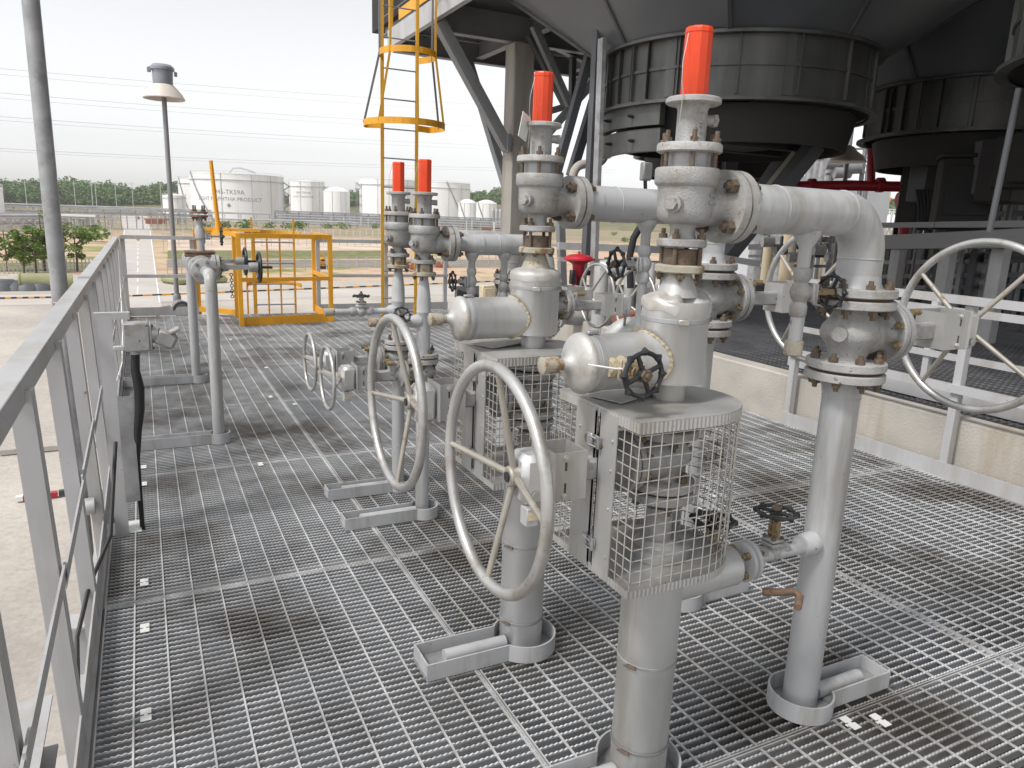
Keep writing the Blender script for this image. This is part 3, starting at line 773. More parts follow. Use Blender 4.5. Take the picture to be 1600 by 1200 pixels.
# ------------------------------------------------------------------ bare risers of the far pair
for i, (lab, lab2, wl) in enumerate((('grey riser with bottle shaped reducer below the hexagonal capped valve', 'small drain valve lying level on the nearer bare riser, capped end', 'gate valve with medium wheel on the nearer bare riser'),
                                ('grey riser with bottle shaped reducer, rear one of the bare pair', 'small drain valve lying level on the rear bare riser, black wheel on top', 'gate valve with medium wheel on the rear bare riser'))):
    x, y, z = PSV[2 + i]
    t = thing('bare_riser', lab, 'pipe', (x, y, 0), 0, 'bare risers')
    zt = z - .058
    b = MB(); b.lathe((0, 0, .842), Z_, [(.044, 0), (.034, .03), (.034, zt - 1.02), (.036, zt - 1.015), (.034, zt - 1.01), (.034, zt - .96), (.028, zt - .90), (.020, zt - .852), (.026, zt - .842)], 28); b.part('upper_pipe', 'grey', t)
    b = MB(); flange(b, (0, 0, zt), Z_, .058, .019); b.ring((0, 0, zt + .018), Z_, .02, .04, .038, 28); b.part('top_flange', 'dirtyfl', t)
    b = MB(); flange(b, (0, 0, .822), Z_, .075, .022); b.part('lower_flange', 'flange', t)
    b = MB(); flange(b, (0, 0, .648), Z_, .075, .022); b.lathe((0, 0, .65), -Z_, [(.04, 0), (.034, .03), (.034, 1.2)], 28); b.part('lower_pipe', 'grey', t)
    b = MB(); b.lathe((-.02, 0, 1.0), -X_, [(.034, 0), (.030, .03), (.016, .05), (.016, .34 if i else .22)], 18); b.part('branch', 'grey', t)
    b = MB(); q = .36 if i else .24; b.lathe((-q + .02, 0, 1.0), -X_, [(.016, 0), (.021, .004), (.021, .05), (.018, .052)], 18); b.part('branch_cap', 'dirtyfl', t)
    gate_valve((x, y, .745), -1, .47, wl, fr=.075, k=.72, wr=.145, wt=.009, hz=.072, spokes=2, rot=.05, flat=True, group='gate valves with medium handwheels', tagp=i == 0)
    small_valve((x - (.20 if i else .13), y, 1.0), X_, Z_ if i else V((0, -.5, .3)), lab2, .04, .12, 'grey', reach=.08)

# white plate hanging on the second relief valve
b = MB(); b.box((0, 0, 0), (.052, .0016, .075), 0)
o = b.part('metal_tag', 'plate', None, False); o.location = (1.068, 2.098, 1.775); o.rotation_euler = (R(3), R(14), R(35))
tag(o, 'blank white metal plate wired to the second relief valve flange', 'tag')
# ------------------------------------------------------------------ grating deck
deck = thing('grating_deck', 'serrated steel grating deck of the pipe platform carrying all the risers', 'platform', (0, 0, 0))
XE, YE = -.222, 11.25
ysn = [-.6, 1.34, 2.94, 4.45, 5.95, 7.45, 8.95, 10.20, YE]
xsn = [XE, .93, 2.72, 4.44]
BP = .0302
def serrated(b, x0, x1, y, t, d, tooth):
    n = max(1, int((x1 - x0) / tooth)); vs = []; fs = []
    for i in range(n + 1):
        x = x0 + (x1 - x0) * i / n
        zt = -.0003 if i % 2 else -.0042
        for yy, zz in ((y - t / 2, -d), (y - t / 2, zt), (y + t / 2, zt), (y + t / 2, -d)): vs.append((x, yy, zz))
    for i in range(n):
        a = i * 4; c = a + 4
        fs += [(a, a + 1, c + 1, c), (a + 1, a + 2, c + 2, c + 1), (a + 2, a + 3, c + 3, c + 2)]
    b.add(vs, fs)
k = 0
for i in range(len(ysn) - 1):
    for j in range(len(xsn) - 1):
        x0, x1, y0, y1 = xsn[j] + .003, xsn[j + 1] - .003, ysn[i] + .003, ysn[i + 1] - .003
        if i == len(ysn) - 2 and j == 1: pass
        b = MB(); y = y0 + .012
        near = y1 < 4.6; b2 = MB(); b3 = MB()
        while y < y1 - .006:
            bb = b3 if (y - y0 < .075 and i > 1) else b
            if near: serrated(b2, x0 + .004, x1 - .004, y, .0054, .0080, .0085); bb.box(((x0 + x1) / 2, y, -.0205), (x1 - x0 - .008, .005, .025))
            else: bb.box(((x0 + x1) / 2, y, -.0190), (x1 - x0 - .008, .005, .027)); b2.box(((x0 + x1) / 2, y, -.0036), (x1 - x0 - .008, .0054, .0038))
            y += BP
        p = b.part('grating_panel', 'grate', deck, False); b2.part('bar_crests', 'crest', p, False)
        if b3.v: b3.part('bleached_bars', 'bandbar', p, False)
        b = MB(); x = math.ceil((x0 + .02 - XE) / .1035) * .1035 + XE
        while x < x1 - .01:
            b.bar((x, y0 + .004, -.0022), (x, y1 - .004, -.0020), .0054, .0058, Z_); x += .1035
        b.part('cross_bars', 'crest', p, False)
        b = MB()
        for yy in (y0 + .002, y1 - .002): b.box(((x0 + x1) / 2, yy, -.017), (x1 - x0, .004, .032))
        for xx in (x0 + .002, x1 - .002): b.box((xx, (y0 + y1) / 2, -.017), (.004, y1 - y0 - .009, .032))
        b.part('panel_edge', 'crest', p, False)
b = MB()
for y in ysn[1:-1]:
    b.box((2.1, y, -.040), (4.9, .11, .010)); b.box((2.1, y, -.16), (4.9, .010, .228)); b.box((2.1, y, -.285), (4.9, .11, .010))
for x in (.93, 2.72): 
    for i in range(len(ysn) - 1): b.box((x, (ysn[i] + ysn[i + 1]) / 2, -.0415), (.10, ysn[i + 1] - ysn[i] - .115, .010)); b.box((x, (ysn[i] + ysn[i + 1]) / 2, -.14), (.009, ysn[i + 1] - ysn[i] - .115, .186))
b.part('support_beam', 'rail', deck, False)
b = MB(); b.box((XE - .012, 5.3, -.13), (.012, 12, .26)); b.box((XE - .06, 5.3, -.265), (.10, 12, .012)); b.box((2.1, YE + .02, -.13), (4.8, .014, .26)); b.part('edge_channel', 'rail', deck, False)
cl = []
for x, y in ((-.085, 2.20), (-.085, 2.72), (-.085, 3.09), (1.98, 1.27), (1.88, 1.30), (2.05, 2.30), (2.62, 2.85), (2.82, 3.0), (-.08, 4.3), (-.08, 4.6), (1.0, 5.8), (.86, 6.1), (1.0, 7.3), (.85, 9.05), (2.3, 4.3), (.55, 4.42)):
    b = MB(); b.box((x, y - .017, .0035), (.030, .026, .002)); b.box((x, y + .017, .0035), (.030, .026, .002)); b.box((x, y, -.003), (.030, .012, .002)); b.cyl((x, y, -.002), (x, y, .004), .006, n=6)
    b.part('saddle_clip', 'plate', deck, False)
# columns below carry the deck
for x in (.1, 4.2):
    for y in (.6, 5.0, 11.0):
        b = MB(); b.box((x, y, GZ / 2 - .15), (.22, .012, -GZ - .3)); b.box((x, y - .1, GZ / 2 - .15), (.22, .014, -GZ - .3)); b.box((x, y + .1, GZ / 2 - .15), (.22, .014, -GZ - .3)); b.part('support_post', 'rail', deck, False)
# steel outriggers seen past the left edge
b = MB()
for x, z in ((-.55, -.55), ):
    b.box((x, 2.0, z), (.16, 2.6, .012)); b.box((x, 2.0, z - .12), (.012, 2.6, .23)); b.box((x, 2.0, z - .24), (.16, 2.6, .012))
b.box((-.34, 1.55, -.62), (.24, .10, .10)); b.box((-.34, 2.75, -.62), (.24, .10, .10))
b.part('outrigger', 'rail', deck, False)

# ------------------------------------------------------------------ railings
def railing(label, name='railing'):
    return thing(name, label, 'railing')
t = railing('long light grey railing with close flat posts along the left deck edge')
b = MB(); b.box((-.322, 5.45, 1.068), (.066, 11.9, .006), .002); b.box((-.2915, 5.45, 1.036), (.005, 11.9, .059)); b.part('top_rail', 'rail', t, False)
b = MB()
yy = .62; prev = None
pts = []
while yy < 11.4: pts.append(yy); yy += .755
for a, c in zip(pts[:-1], pts[1:]):
    b.box((-.2475 + .003 * (int(a * 10) % 2), (a + c) / 2, .53 + .012 * math.sin(a * 5)), (.006, c - a + .04, .042), 0, Matrix.Rotation(.02 * math.sin(a * 9), 3, 'X'))
b.part('mid_rail', 'rail', t, False)
b = MB(); b.box((-.243, 5.45, .047), (.006, 11.7, .105)); b.part('toe_plate', 'rail', t, False)
for y in pts:
    b = MB(); b.bar((-.256, y, -.20), (-.300, y, 1.035), .006, .050, X_); b.bar((-.232, y + .026, -.20), (-.276, y + .026, 1.035), .046, .006, X_); b.part('post', 'rail', t, False)
t = railing('light grey railing closing the far end of the deck behind the yellow ladder enclosure')
yb = 11.32
for x0, x1 in ((-.27, .66), (2.33, 4.46)):
    b = MB(); b.box(((x0 + x1) / 2, yb, 1.075), (x1 - x0, .05, .05)); b.part('top_rail', 'rail', t, False)
    b = MB(); b.box(((x0 + x1) / 2, yb, .55), (x1 - x0, .04, .045)); b.part('mid_rail', 'rail', t, False)
    b = MB(); b.box(((x0 + x1) / 2, yb, .06), (x1 - x0, .008, .12)); b.part('toe_plate', 'rail', t, False)
for x in (-.24, .62, 2.36, 3.42, 4.42):
    b = MB(); b.box((x, yb + .03, .5), (.055, .055, 1.15)); b.part('post', 'rail', t, False)
t = railing('light grey railing before the concrete kerb on the right edge')
b = MB(); b.box((4.45, 2.0, 1.115), (.05, 4.1, .05)); b.part('top_rail', 'rail', t, False)
b = MB(); b.box((4.45, 2.0, .57), (.045, 4.1, .05)); b.part('mid_rail', 'rail', t, False)
b = MB(); b.box((4.445, 2.0, .045), (.008, 4.12, .10)); b.box((4.462, 2.0, -.002), (.04, 4.12, .006)); b.part('toe_plate', 'rail', t, False)
for y in (4.02, 2.73, 1.45, .2):
    b = MB(); b.box((4.475 if y < 4 else 4.475, y, .545), (.05, .05, 1.08)); b.part('post', 'rail', t, False)

# ------------------------------------------------------------------ socket outlet on its own post, left
t = thing('socket_post', 'grey steel post with an angled cable duct standing inside the left railing', 'post', (-.172, 3.63, 0))
b = MB(); b.box((0, 0, .51), (.056, .006, 1.04)); b.box((-.026, .03, .51), (.006, .055, 1.04)); b.box((.03, .02, 1.033), (.14, .04, .006)); b.box((.03, .0, 1.018), (.14, .005, .024)); b.part('upright', 'rail', t, False)
b = MB(); b.box((.0, .07, .003), (.16, .14, .006)); b.part('foot_plate', 'plate', t, False)
b = MB(); b.box((.055, -.01, .41), (.06, .004, .50)); b.box((.030, .02, .41), (.004, .06, .50)); b.box((.080, .02, .41), (.004, .06, .50)); b.part('cable_duct', 'galv', t, False)
b = MB(); b.box((.062, .0, .88), (.07, .035, .02), .003); b.part('bracket', 'rail', t)
t = thing('socket_outlet', 'grey weatherproof socket box with angled hood on the left railing post', 'socket', (-.05, 3.60, .935))
b = MB(); b.box((0, 0, 0), (.105, .085, .125), .006); b.box((.056, 0, 0), (.012, .08, .118), .004); b.part('housing', 'cast', t)
for z in (.05, -.05): put_bolt(t, (.062, -.034, z), X_, .005, 'black', h=.004, st=.002)
b = MB(); b.cyl((.06, 0, .01), (.085, 0, .008), .042, .040, 24); b.bar((.075, 0, .005), (.155, 0, -.035), .078, .070, Z_, .012); b.bar((.13, 0, .010), (.175, 0, .030), .070, .016, Z_, .004); b.part('hood', 'cast', t)
b = MB(); b.cyl((-.01, 0, -.062), (-.01, 0, -.08), .022, n=18); b.part('cable_gland', 'cast', t)
tag(MB().tube([(-.06, 3.60, .87), (-.066, 3.60, .78), (-.056, 3.60, .70), (-.06, 3.60, .60), (-.075, 3.61, .50), (-.088, 3.66, .35), (-.09, 3.68, -.1)], [.018, .019, .022, .020, .017, .012, .010], 12).part('power_cable', 'cable'), 'thick black cable dropping from the socket box', 'cable')
tag(MB().tube([(-.16, 3.45, .50), (-.19, 3.1, .22), (-.26, 2.9, .12), (-.30, 2.75, .0), (-.30, 2.6, -.15), (-.26, 2.3, -.2), (-.255, 1.6, -.22), (-.25, 1.0, -.22)], .008, 8).part('cable_run', 'cable'), 'black cable run looping outside the left railing near its foot', 'cable')
tag(MB().tube([(-.33, 3.62, .16), (-.29, 3.60, .17), (-.27, 3.60, .17)], .038, 14).part('conduit_fitting', 'cast'), 'round grey conduit fitting outside the left railing', 'fitting')
tag(MB().tube([(-.25, 9.5, 1.0), (-.2, 7.5, .9), (-.17, 6.0, .62), (-.16, 5, .55), (-.17, 4.2, .60), (-.165, 3.7, .98)], .004, 6).part('white_cord', 'white'), 'thin white cord strung along the left railing to the socket post', 'cord')

# ------------------------------------------------------------------ left pipe loop with three valves
t = thing('pipe_loop', 'grey hairpin pipe loop by the left railing with rusty flanges', 'pipe', (.36, 0, 0))
zc = 1.085; rp = .037
b = MB(); pipe_run(b, [(.01, 5.0, -.4), (.01, 5.0, zc), (.005, 5.36, zc)], rp, .085, 24, 10); b.part('pipe', 'grey', t); b = MB(); pipe_run(b, [(-.01, 6.87, -.4), (-.01, 6.87, zc), (.0, 6.55, zc)], rp, .085, 24, 10); weld(b, (.01, 5.0, zc - .09), Z_, rp, .002)
b.part('pipe', 'grey', t)
b = MB()
for y in (5.30, 5.335, 5.62, 5.655, 5.93, 5.965, 6.24, 6.275, 6.48, 6.515): flange(b, (0, y, zc), Y_, .085, .022)
b.lathe((0, 5.357, zc), Y_, [(.05, 0), (.055, .10), (.06, .13), (.055, .16), (.05, .26)], 24); b.lathe((0, 5.67, zc), Y_, [(.045, 0), (.045, .26)], 24); b.lathe((0, 5.98, zc), Y_, [(.05, 0), (.06, .13), (.05, .26)], 24); b.lathe((0, 6.29, zc), Y_, [(.045, 0), (.045, .2)], 24)
b.part('flanged_body', 'grey', t)
for y, a in ((5.30, -Y_), (5.62, -Y_), (5.677, Y_), (5.93, -Y_)): bolt_circle(t, (0, y, zc), a, .065, 6, .012, 'dirtyfl', .3, h=.012, st=.01)
b = MB(); b.box((.0, 5.72, zc + .105), (.20, .13, .018), .003); b.box((.0, 5.72, zc + .082), (.20, .13, .018), .003); b.part('rusty_plate_flange', 'rustplate', t)
b = MB(); b.lathe((.01, 5.72, zc + .1), Z_, [(.03, 0), (.026, .03), (.026, .09), (.034, .10), (.034, .16), (.024, .18), (.02, .24), (.024, .25)], 20); b.part('vent_stub', 'grey', t)
b = MB(); flange(b, (.01, 5.72, zc + .345), Z_, .058, .014); flange(b, (.01, 5.72, zc + .37), Z_, .058, .016); b.part('blind_flange', 'rustplate', t)
bolt_circle(t, (.01, 5.72, zc + .386), Z_, .042, 4, .011, 'bolt', .5, h=.012, st=.03); bolt_circle(t, (.01, 5.72, zc + .345), -Z_, .042, 4, .011, 'bolt', .5, h=.012, st=.012)
def loop_valve(loc, reach, r, label, chain=False):
    v = thing('gate_valve', label, 'gate valve', loc, 0, 'black wheeled valves of the pipe loop')
    b = MB(); b.lathe((.04, 0, 0), X_, [(.05, 0), (.06, .01), (.085, .012), (.085, .03)], 26); b.lathe((.075, 0, 0), X_, [(.085, 0), (.085, .02), (.045, .026), (.03, .05), (.026, .08)], 26); b.part('bonnet', 'flange', v)
    bolt_circle(v, (.094, 0, 0), X_, .066, 6, .010, 'bolt', .2, h=.012, st=.01)
    b = MB(); b.bar((.13, -.022, 0), (reach - .05, -.02, 0), .010, .03); b.bar((.13, .022, 0), (reach - .05, .02, 0), .010, .03); b.cyl((.1, 0, 0), (reach - .05, 0, 0), .010, n=10); b.lathe((reach - .07, 0, 0), X_, [(.030, 0), (.034, .02), (.034, .06)], 18); b.cyl((.15, 0, 0), (.17, 0, 0), .02, n=6); b.part('yoke', 'cast', v)
    b = MB(); b.torus((reach, 0, 0), X_, r, .010, 40, 8)
    for i in range(3):
        a = 2 * PI * i / 3 + .5; b.cyl((reach, 0, 0), (reach, math.cos(a) * r, math.sin(a) * r), .008, n=8)
    b.cyl((reach - .02, 0, 0), (reach + .02, 0, 0), .022, n=16); w = b.part('handwheel', 'black', v)
    b = MB(); b.cyl((reach, 0, 0), (reach + .09, 0, 0), .010, n=10); b.part('stem', 'black', w)
    if chain:
        b = MB()
        for i in range(9):
            p = V((.17, -.02, -.05 - i * .019)); b.torus(p, X_ if i % 2 else Y_, .010, .0028, 10, 5)
        b.part('chain', 'black', v)
loop_valve((.37, 5.49, 1.10), .36, .10, 'nearest loop valve with large black wheel and hanging chain', True)
loop_valve((.37, 6.11, 1.10), .34, .10, 'second loop valve with large black wheel, behind the chained one')
small_valve((.38, 5.72, 1.30), Z_, X_, 'small valve on the vertical stub of the left pipe loop, black wheel', .055, .10, 'grey', reach=.13)
for y, lab in ((4.97, 'long kick strip from the left railing to the nearer leg of the pipe loop'), (6.84, 'long kick strip from the left railing to the farther leg of the pipe loop')):
    toe_collar((.37, y, 0), -1, .58, .075, .062, lab, h=.07)

# ------------------------------------------------------------------ yellow ladder enclosure at the far edge
t = thing('ladder_enclosure', 'bright yellow railing enclosure with ladder hoops round the deck opening', 'ladder enclosure')
def bx(b, p0, p1, w=.055): b.bar(p0, p1, w, w, Z_ if abs((V(p1) - V(p0)).normalized().z) < .9 else Y_)
A, B_, Cc, D_, E_ = (1.10, 10.12), (2.31, 10.30), (1.14, 11.32), (2.31, 11.40), (.67, 11.36)
P = (1.13, 10.9)
for nm, p in (('A', A), ('B', B_), ('P', P), ('E', E_), ('D', D_)):
    b = MB(); bx(b, (*p, 0.0), (*p, 1.19)); b.part('post', 'yellow', t, False)
for p, q in ((A, B_), (E_, P), (B_, D_), (A, P)):
    b = MB(); bx(b, (*p, 1.165), (*q, 1.165), .058); b.part('top_rail', 'yellow', t, False)
for p, q in ((A, B_), (E_, P), (B_, D_)):
    b = MB(); bx(b, (*p, .60), (*q, .60), .05) if p is not E_ else bx(b, (*p, .08), (*q, .08), .07); b.part('mid_rail', 'yellow', t, False)
b = MB(); b.bar((*A, .055), (*B_, .055), .012, .11); b.bar((*B_, .055), (*D_, .055), .012, .11); b.part('toe_plate', 'yellow', t, False)
lx0, lx1, ly = 1.45, 2.05, 11.55
for x in (lx0, lx1):
    b = MB(); b.bar((x, ly, GZ), (x, ly, 1.38), .028, .012, Y_); b.part('ladder_stile', 'yellowdk', t, False)
z = -3.0
while z < 1.2: b = MB(); b.cyl((lx0, ly, z), (lx1, ly, z), .011, n=8); b.part('rung', 'steelmd', t); z += .31
for z in (1.16, .38, -.5, -1.3):
    b = MB(); n = 18; pts_ = [V(((lx0 + lx1) / 2 + .40 * math.cos(a), ly + .02 + .62 * math.sin(a), z)) for a in [PI * i / n for i in range(n + 1)]]
    for a, c in zip(pts_[:-1], pts_[1:]): b.bar(a, c, .008, .06)
    b.part('hoop', 'yellow', t, False)
for a in (.5, 1.1, 1.57, 2.1, 2.7):
    b = MB(); p = V(((lx0 + lx1) / 2 + .40 * math.cos(a), ly + .02 + .62 * math.sin(a), 0)); b.bar(p + V((0, 0, -1.5)), p + V((0, 0, 1.18)), .026, .008, Y_); b.part('cage_strap', 'yellow', t, False)
b = MB(); b.cyl((.96, 11.1, 1.16), (.955, 11.1, 1.32), .042, n=16); b.cyl((.96, 11.1, 1.17), (.90, 11.05, 2.12), .030, .026, n=16); b.bar((.70, 11.2, 1.21), (1.5, 11.0, 1.21), .09, .04); b.part('davit_arm', 'yellow', t)

# ------------------------------------------------------------------ tall yellow cage ladder to the upper platform
t = thing('cage_ladder', 'slim yellow ladder with flared safety hoops rising to the upper platform', 'ladder', (3.40, 10.60, 0))
for x in (-.255, .255):
    b = MB(); b.box((x, 0, 2.7), (.05, .014, 5.4)); b.part('stile', 'yellowdk', t, False)
z = .28
while z < 5.3: b = MB(); b.cyl((-.25, 0, z), (.25, 0, z), .010, n=8); b.part('rung', 'steelmd', t); z += .40
def hoop(z, r, dy, wid):
    b = MB(); n = 22; pp = []
    for i in range(n + 1):
        a = PI * 1.36 * (i / n) - PI * .18; pp.append(V((r * math.cos(a), -dy - r * 1.02 * math.sin(a), z)))
    pp = [V((.255, 0, z))] + pp + [V((-.255, 0, z))]
    for a, c in zip(pp[:-1], pp[1:]): b.bar(a, c, .010, wid)
    b.part('hoop', 'yellow', t, False); return pp
h1 = hoop(2.72, .56, .22, .085); h2 = hoop(3.62, .38, .36, .08); h3 = hoop(4.6, .38, .36, .08)
for k in (3, 7, 12, 17, 21):
    b = MB(); b.bar(h1[k], h2[k], .03, .008, Y_); b.bar(h2[k], h3[k] + V((0, 0, .4)), .03, .008, Y_); b.part('cage_strap', 'yellowdk' if k in (7, 12, 17) else 'steelmd', t, False)

# ------------------------------------------------------------------ lamps
t = thing('lamp_pole', 'tall thick grey lamp pole rising past the left railing, lamp out of frame', 'lamp pole', (-.45, 5.0, 0))
b = MB(); b.cyl((0, 0, GZ), (0, 0, 7), .046, .042, 28); b.torus((0, 0, .93), Z_, .046, .005, 28, 6); b.part('pole', 'galv', t)
b = MB(); b.box((.085, 0, .96), (.008, .05, .09)); b.tube([(.0, 0, .9), (.10, .02, .9), (.14, .02, .93)], .010, 8); b.part('rail_clamp', 'rail', t)
t = thing('mushroom_lamp', 'mushroom shaped lamp on a slim grey pole at the far left corner', 'lamp', (.40, 11.75, 0))
b = MB(); b.cyl((0, 0, -.4), (0, 0, 2.98), .034, .032, 18); b.lathe((0, 0, .14), Z_, [(.034, 0), (.055, .02), (.055, .09), (.034, .12)], 16); b.part('pole', 'steelmd', t)
b = MB(); b.lathe((0, 0, 2.93), Z_, [(.265, 0), (.270, .012), (.235, .075), (.165, .155), (.135, .185), (.13, .19), (.128, .184), (.15, .15), (.22, .07), (.255, .008), (.265, 0)], 40, False, False); b.part('reflector', 'lamp', t)
b = MB(); b.lathe((0, 0, 3.0), Z_, [(.05, -.02), (.09, .02), (.125, .12), (.130, .19), (.130, .30), (.155, .305), (.155, .34), (.12, .375), (.05, .385)], 36); b.box((-.165, 0, 3.30), (.05, .05, .07), .008); b.box((.165, 0, 3.27), (.04, .05, .06), .008); b.part('head', 'lampgrey', t)
b = MB()
for k in range(6):
    a = k * PI / 3 + .3; b.cyl((.17 * math.cos(a), .17 * math.sin(a), 2.99), (.17 * math.cos(a), .17 * math.sin(a), 3.06), .014, n=10)
b.part('bulb', 'white', t)
t = thing('flood_light', 'round dark flood light clamped at the foot of the mushroom lamp', 'lamp', (.40, 11.45, .06))
b = MB(); b.cyl((.02, .10, .04), (.04, -.10, .02), .10, .115, 24); b.tube([(-.1, 0, .05), (-.22, 0, .03), (-.27, 0, -.06), (-.27, 0, -.12)], .022, 8); b.part('body', 'cast', t); b = MB(); b.ring((.041, -.105, .02), V((.1, -1, -.1)), .085, .118, .02, 24); b.part('rim', 'steeldk', t)

# ------------------------------------------------------------------ kerb and dark deck to the right
b = MB(); b.box((4.635, 4.2, -.02), (.17, 11.6, .76), .012); o = b.part('concrete_kerb', 'conc', None, True, 30); tag(o, 'stained concrete kerb wall along the right side of the deck', 'kerb')
t = thing('fan_deck_grating', 'dark grating deck behind the concrete kerb under the fans', 'platform')
b = MB(); y = -1.2
while y < 12.0: b.box((8.9, y, .30), (8.3, .006, .03)); y += .05
x = 4.8
while x < 13: b.box((x, 5.4, .306), (.008, 13, .012)); x += .11
b.part('grating', 'gratedark', t, False)
b = MB()
for y in (0, 3, 6, 9, 11.8): b.box((8.9, y, .15), (8.2, .12, .26))
b.box((8.9, 5.4, -.1), (8.2, 13, .02))
b.part('support_beam', 'steeldk', t, False)
t = railing('second light grey railing standing on the dark grating behind the kerb')
for z, h in ((.98, .05), (.66, .045), (.37, .09)):
    b = MB(); b.box((5.05, 1.8, z), (.03, 5.6, h)); b.part('rail_bar', 'rail', t, False)
for y in (4.55, 3.35, 2.05, .7):
    b = MB(); b.box((5.07, y, .67), (.045, .045, .72)); b.part('post', 'rail', t, False)
# ------------------------------------------------------------------ upper platform, column and bracing
def ony(px, py, y):
    d = ray(px, py); return CAM + d * (y / d.y)
t = thing('upper_platform', 'grey steel platform cantilevered from the concrete column at upper left of the fans', 'platform')
ZP = 4.2
def ibeam(b, p0, p1, h, w, tf=.014):
    p0, p1 = V(p0), V(p1)
    b.bar(p0, p1, .010, h - 2 * tf); up_ = Z_ * (h / 2 - tf / 2); b.bar(p0 + up_, p1 + up_, w, tf); b.bar(p0 - up_, p1 - up_, w, tf)
b = MB(); b.box((3.90, 9.6, ZP + .14), (.012, 6.4, .28)); b.box((3.94, 9.6, ZP + .006), (.08, 6.4, .010)); b.box((3.94, 9.6, ZP + .274), (.08, 6.4, .010)); b.part('fascia_channel', 'rail', t, False)
b = MB()
for y in (12.75, 10.75, 8.6, 6.8): ibeam(b, (3.99, y, ZP + .10), (8.6, y, ZP + .10), .30 if y != 10.75 else .42, .16)
for x in (5.5, 7.4): 
    for y0, y1 in ((6.9, 8.5), (8.7, 10.65), (10.85, 12.65)): ibeam(b, (x, y0, ZP + .12), (x, y1, ZP + .12), .24, .14)
b.part('floor_beam', 'steelmd', t, False)
b = MB(); b.box((6.3, 9.7, ZP + .30), (4.7, 6.2, .03)); b.part('floor_plate', 'steeldk', t, False)
b = MB(); b.bar((5.12, 10.6, 2.55), (3.98, 10.6, ZP - .02), .16, .16); b.bar((5.28, 10.85, 1.9), (5.28, 12.6, ZP - .06), .12, .12); b.bar((5.52, 10.6, 2.5), (6.9, 10.2, ZP - .02), .12, .12); b.part('knee_brace', 'steelmd', t, False)
b = MB(); b.box((5.10, 10.59, 2.62), (.06, .2, .26)); b.part('gusset_plate', 'steelmd', t, False)
for y in (6.6, 8.2, 9.8, 11.4, 12.7):
    b = MB(); b.box((3.92, y, ZP + .83), (.06, .06, 1.1)); b.part('handrail_post', 'yellow', t, False)
b = MB(); b.box((3.92, 9.6, ZP + 1.38), (.06, 6.3, .06)); b.box((3.92, 9.6, ZP + .9), (.05, 6.3, .05)); b.box((3.90, 9.9, ZP + .40), (.012, 4.6, .16)); b.part('handrail', 'yellow', t, False)
b = MB(); b.box((0, 0, (ZP - .12 + GZ) / 2), (.34, .34, ZP - .12 - GZ), .02); o = b.part('concrete_column', 'beam'); o.location = (5.33, 10.70, 0); tag(o, 'weathered beige column carrying the upper platform', 'column')

t = thing('fan_frame_bracing', 'dark steel uprights and diagonal braces between platform and fan housing', 'steel frame')
YB = 8.6
def brace(b, a, c, w, y=YB, y2=None): b.bar(ony(*a, y), ony(*c, y2 or y), w, .10, Y_)
for a, c, w, m, y in (((953, -30), (868, 275), .10, 'steeldk', 8.6), ((985, -30), (892, 275), .11, 'steeldk', 8.75), ((937, -30), (915, 400), .065, 'steeldk', 7.6), ((941, 60), (926, 470), .05, 'galv', 7.4),
                      ((834, 40), (890, 165), .10, 'steelmd', 10.2), ((826, 55), (882, 165), .06, 'steeldk', 10.4), ((896, 62), (893, 170), .08, 'steeldk', 11.0), ((873, 270), (880, 470), .10, 'steelmd', 9.5)):
    b = MB(); brace(b, a, c, w, y); b.part('brace', m, t, False)
b = MB(); ibeam(b, ony(838, 52, 11), ony(960, 108, 11), .22, .12); b.bar(ony(838, 180, 10.8), ony(905, 160, 10.8), .06, .10); b.part('cross_beam', 'steelmd', t, False)
t = thing('drain_pipe', 'weathered brown grey pipe with two bends beside the fan housing', 'pipe')
b = MB(); pipe_run(b, [ony(925, 168, 8.2), ony(946, 165, 8.2), ony(946, 254, 8.2), ony(896, 258, 8.2), ony(894, 330, 8.2)], .055, .14, 14, 6); b.part('pipe', 'beam', t)
t = thing('junction_box', 'small grey junction box with black cable left of the front relief valve', 'junction box', ony(1009, 268, 6.0))
b = MB(); b.box((0, 0, 0), (.10, .07, .17), .01); b.box((0, -.037, 0), (.09, .01, .15), .003); b.part('box', 'steelmd', t)
b = MB(); b.tube([(0, 0, -.08), (0.01, 0, -.16), (.04, 0, -.25), (.045, 0, -.38)], .018, 8); b.part('cable_stub', 'cable', t)

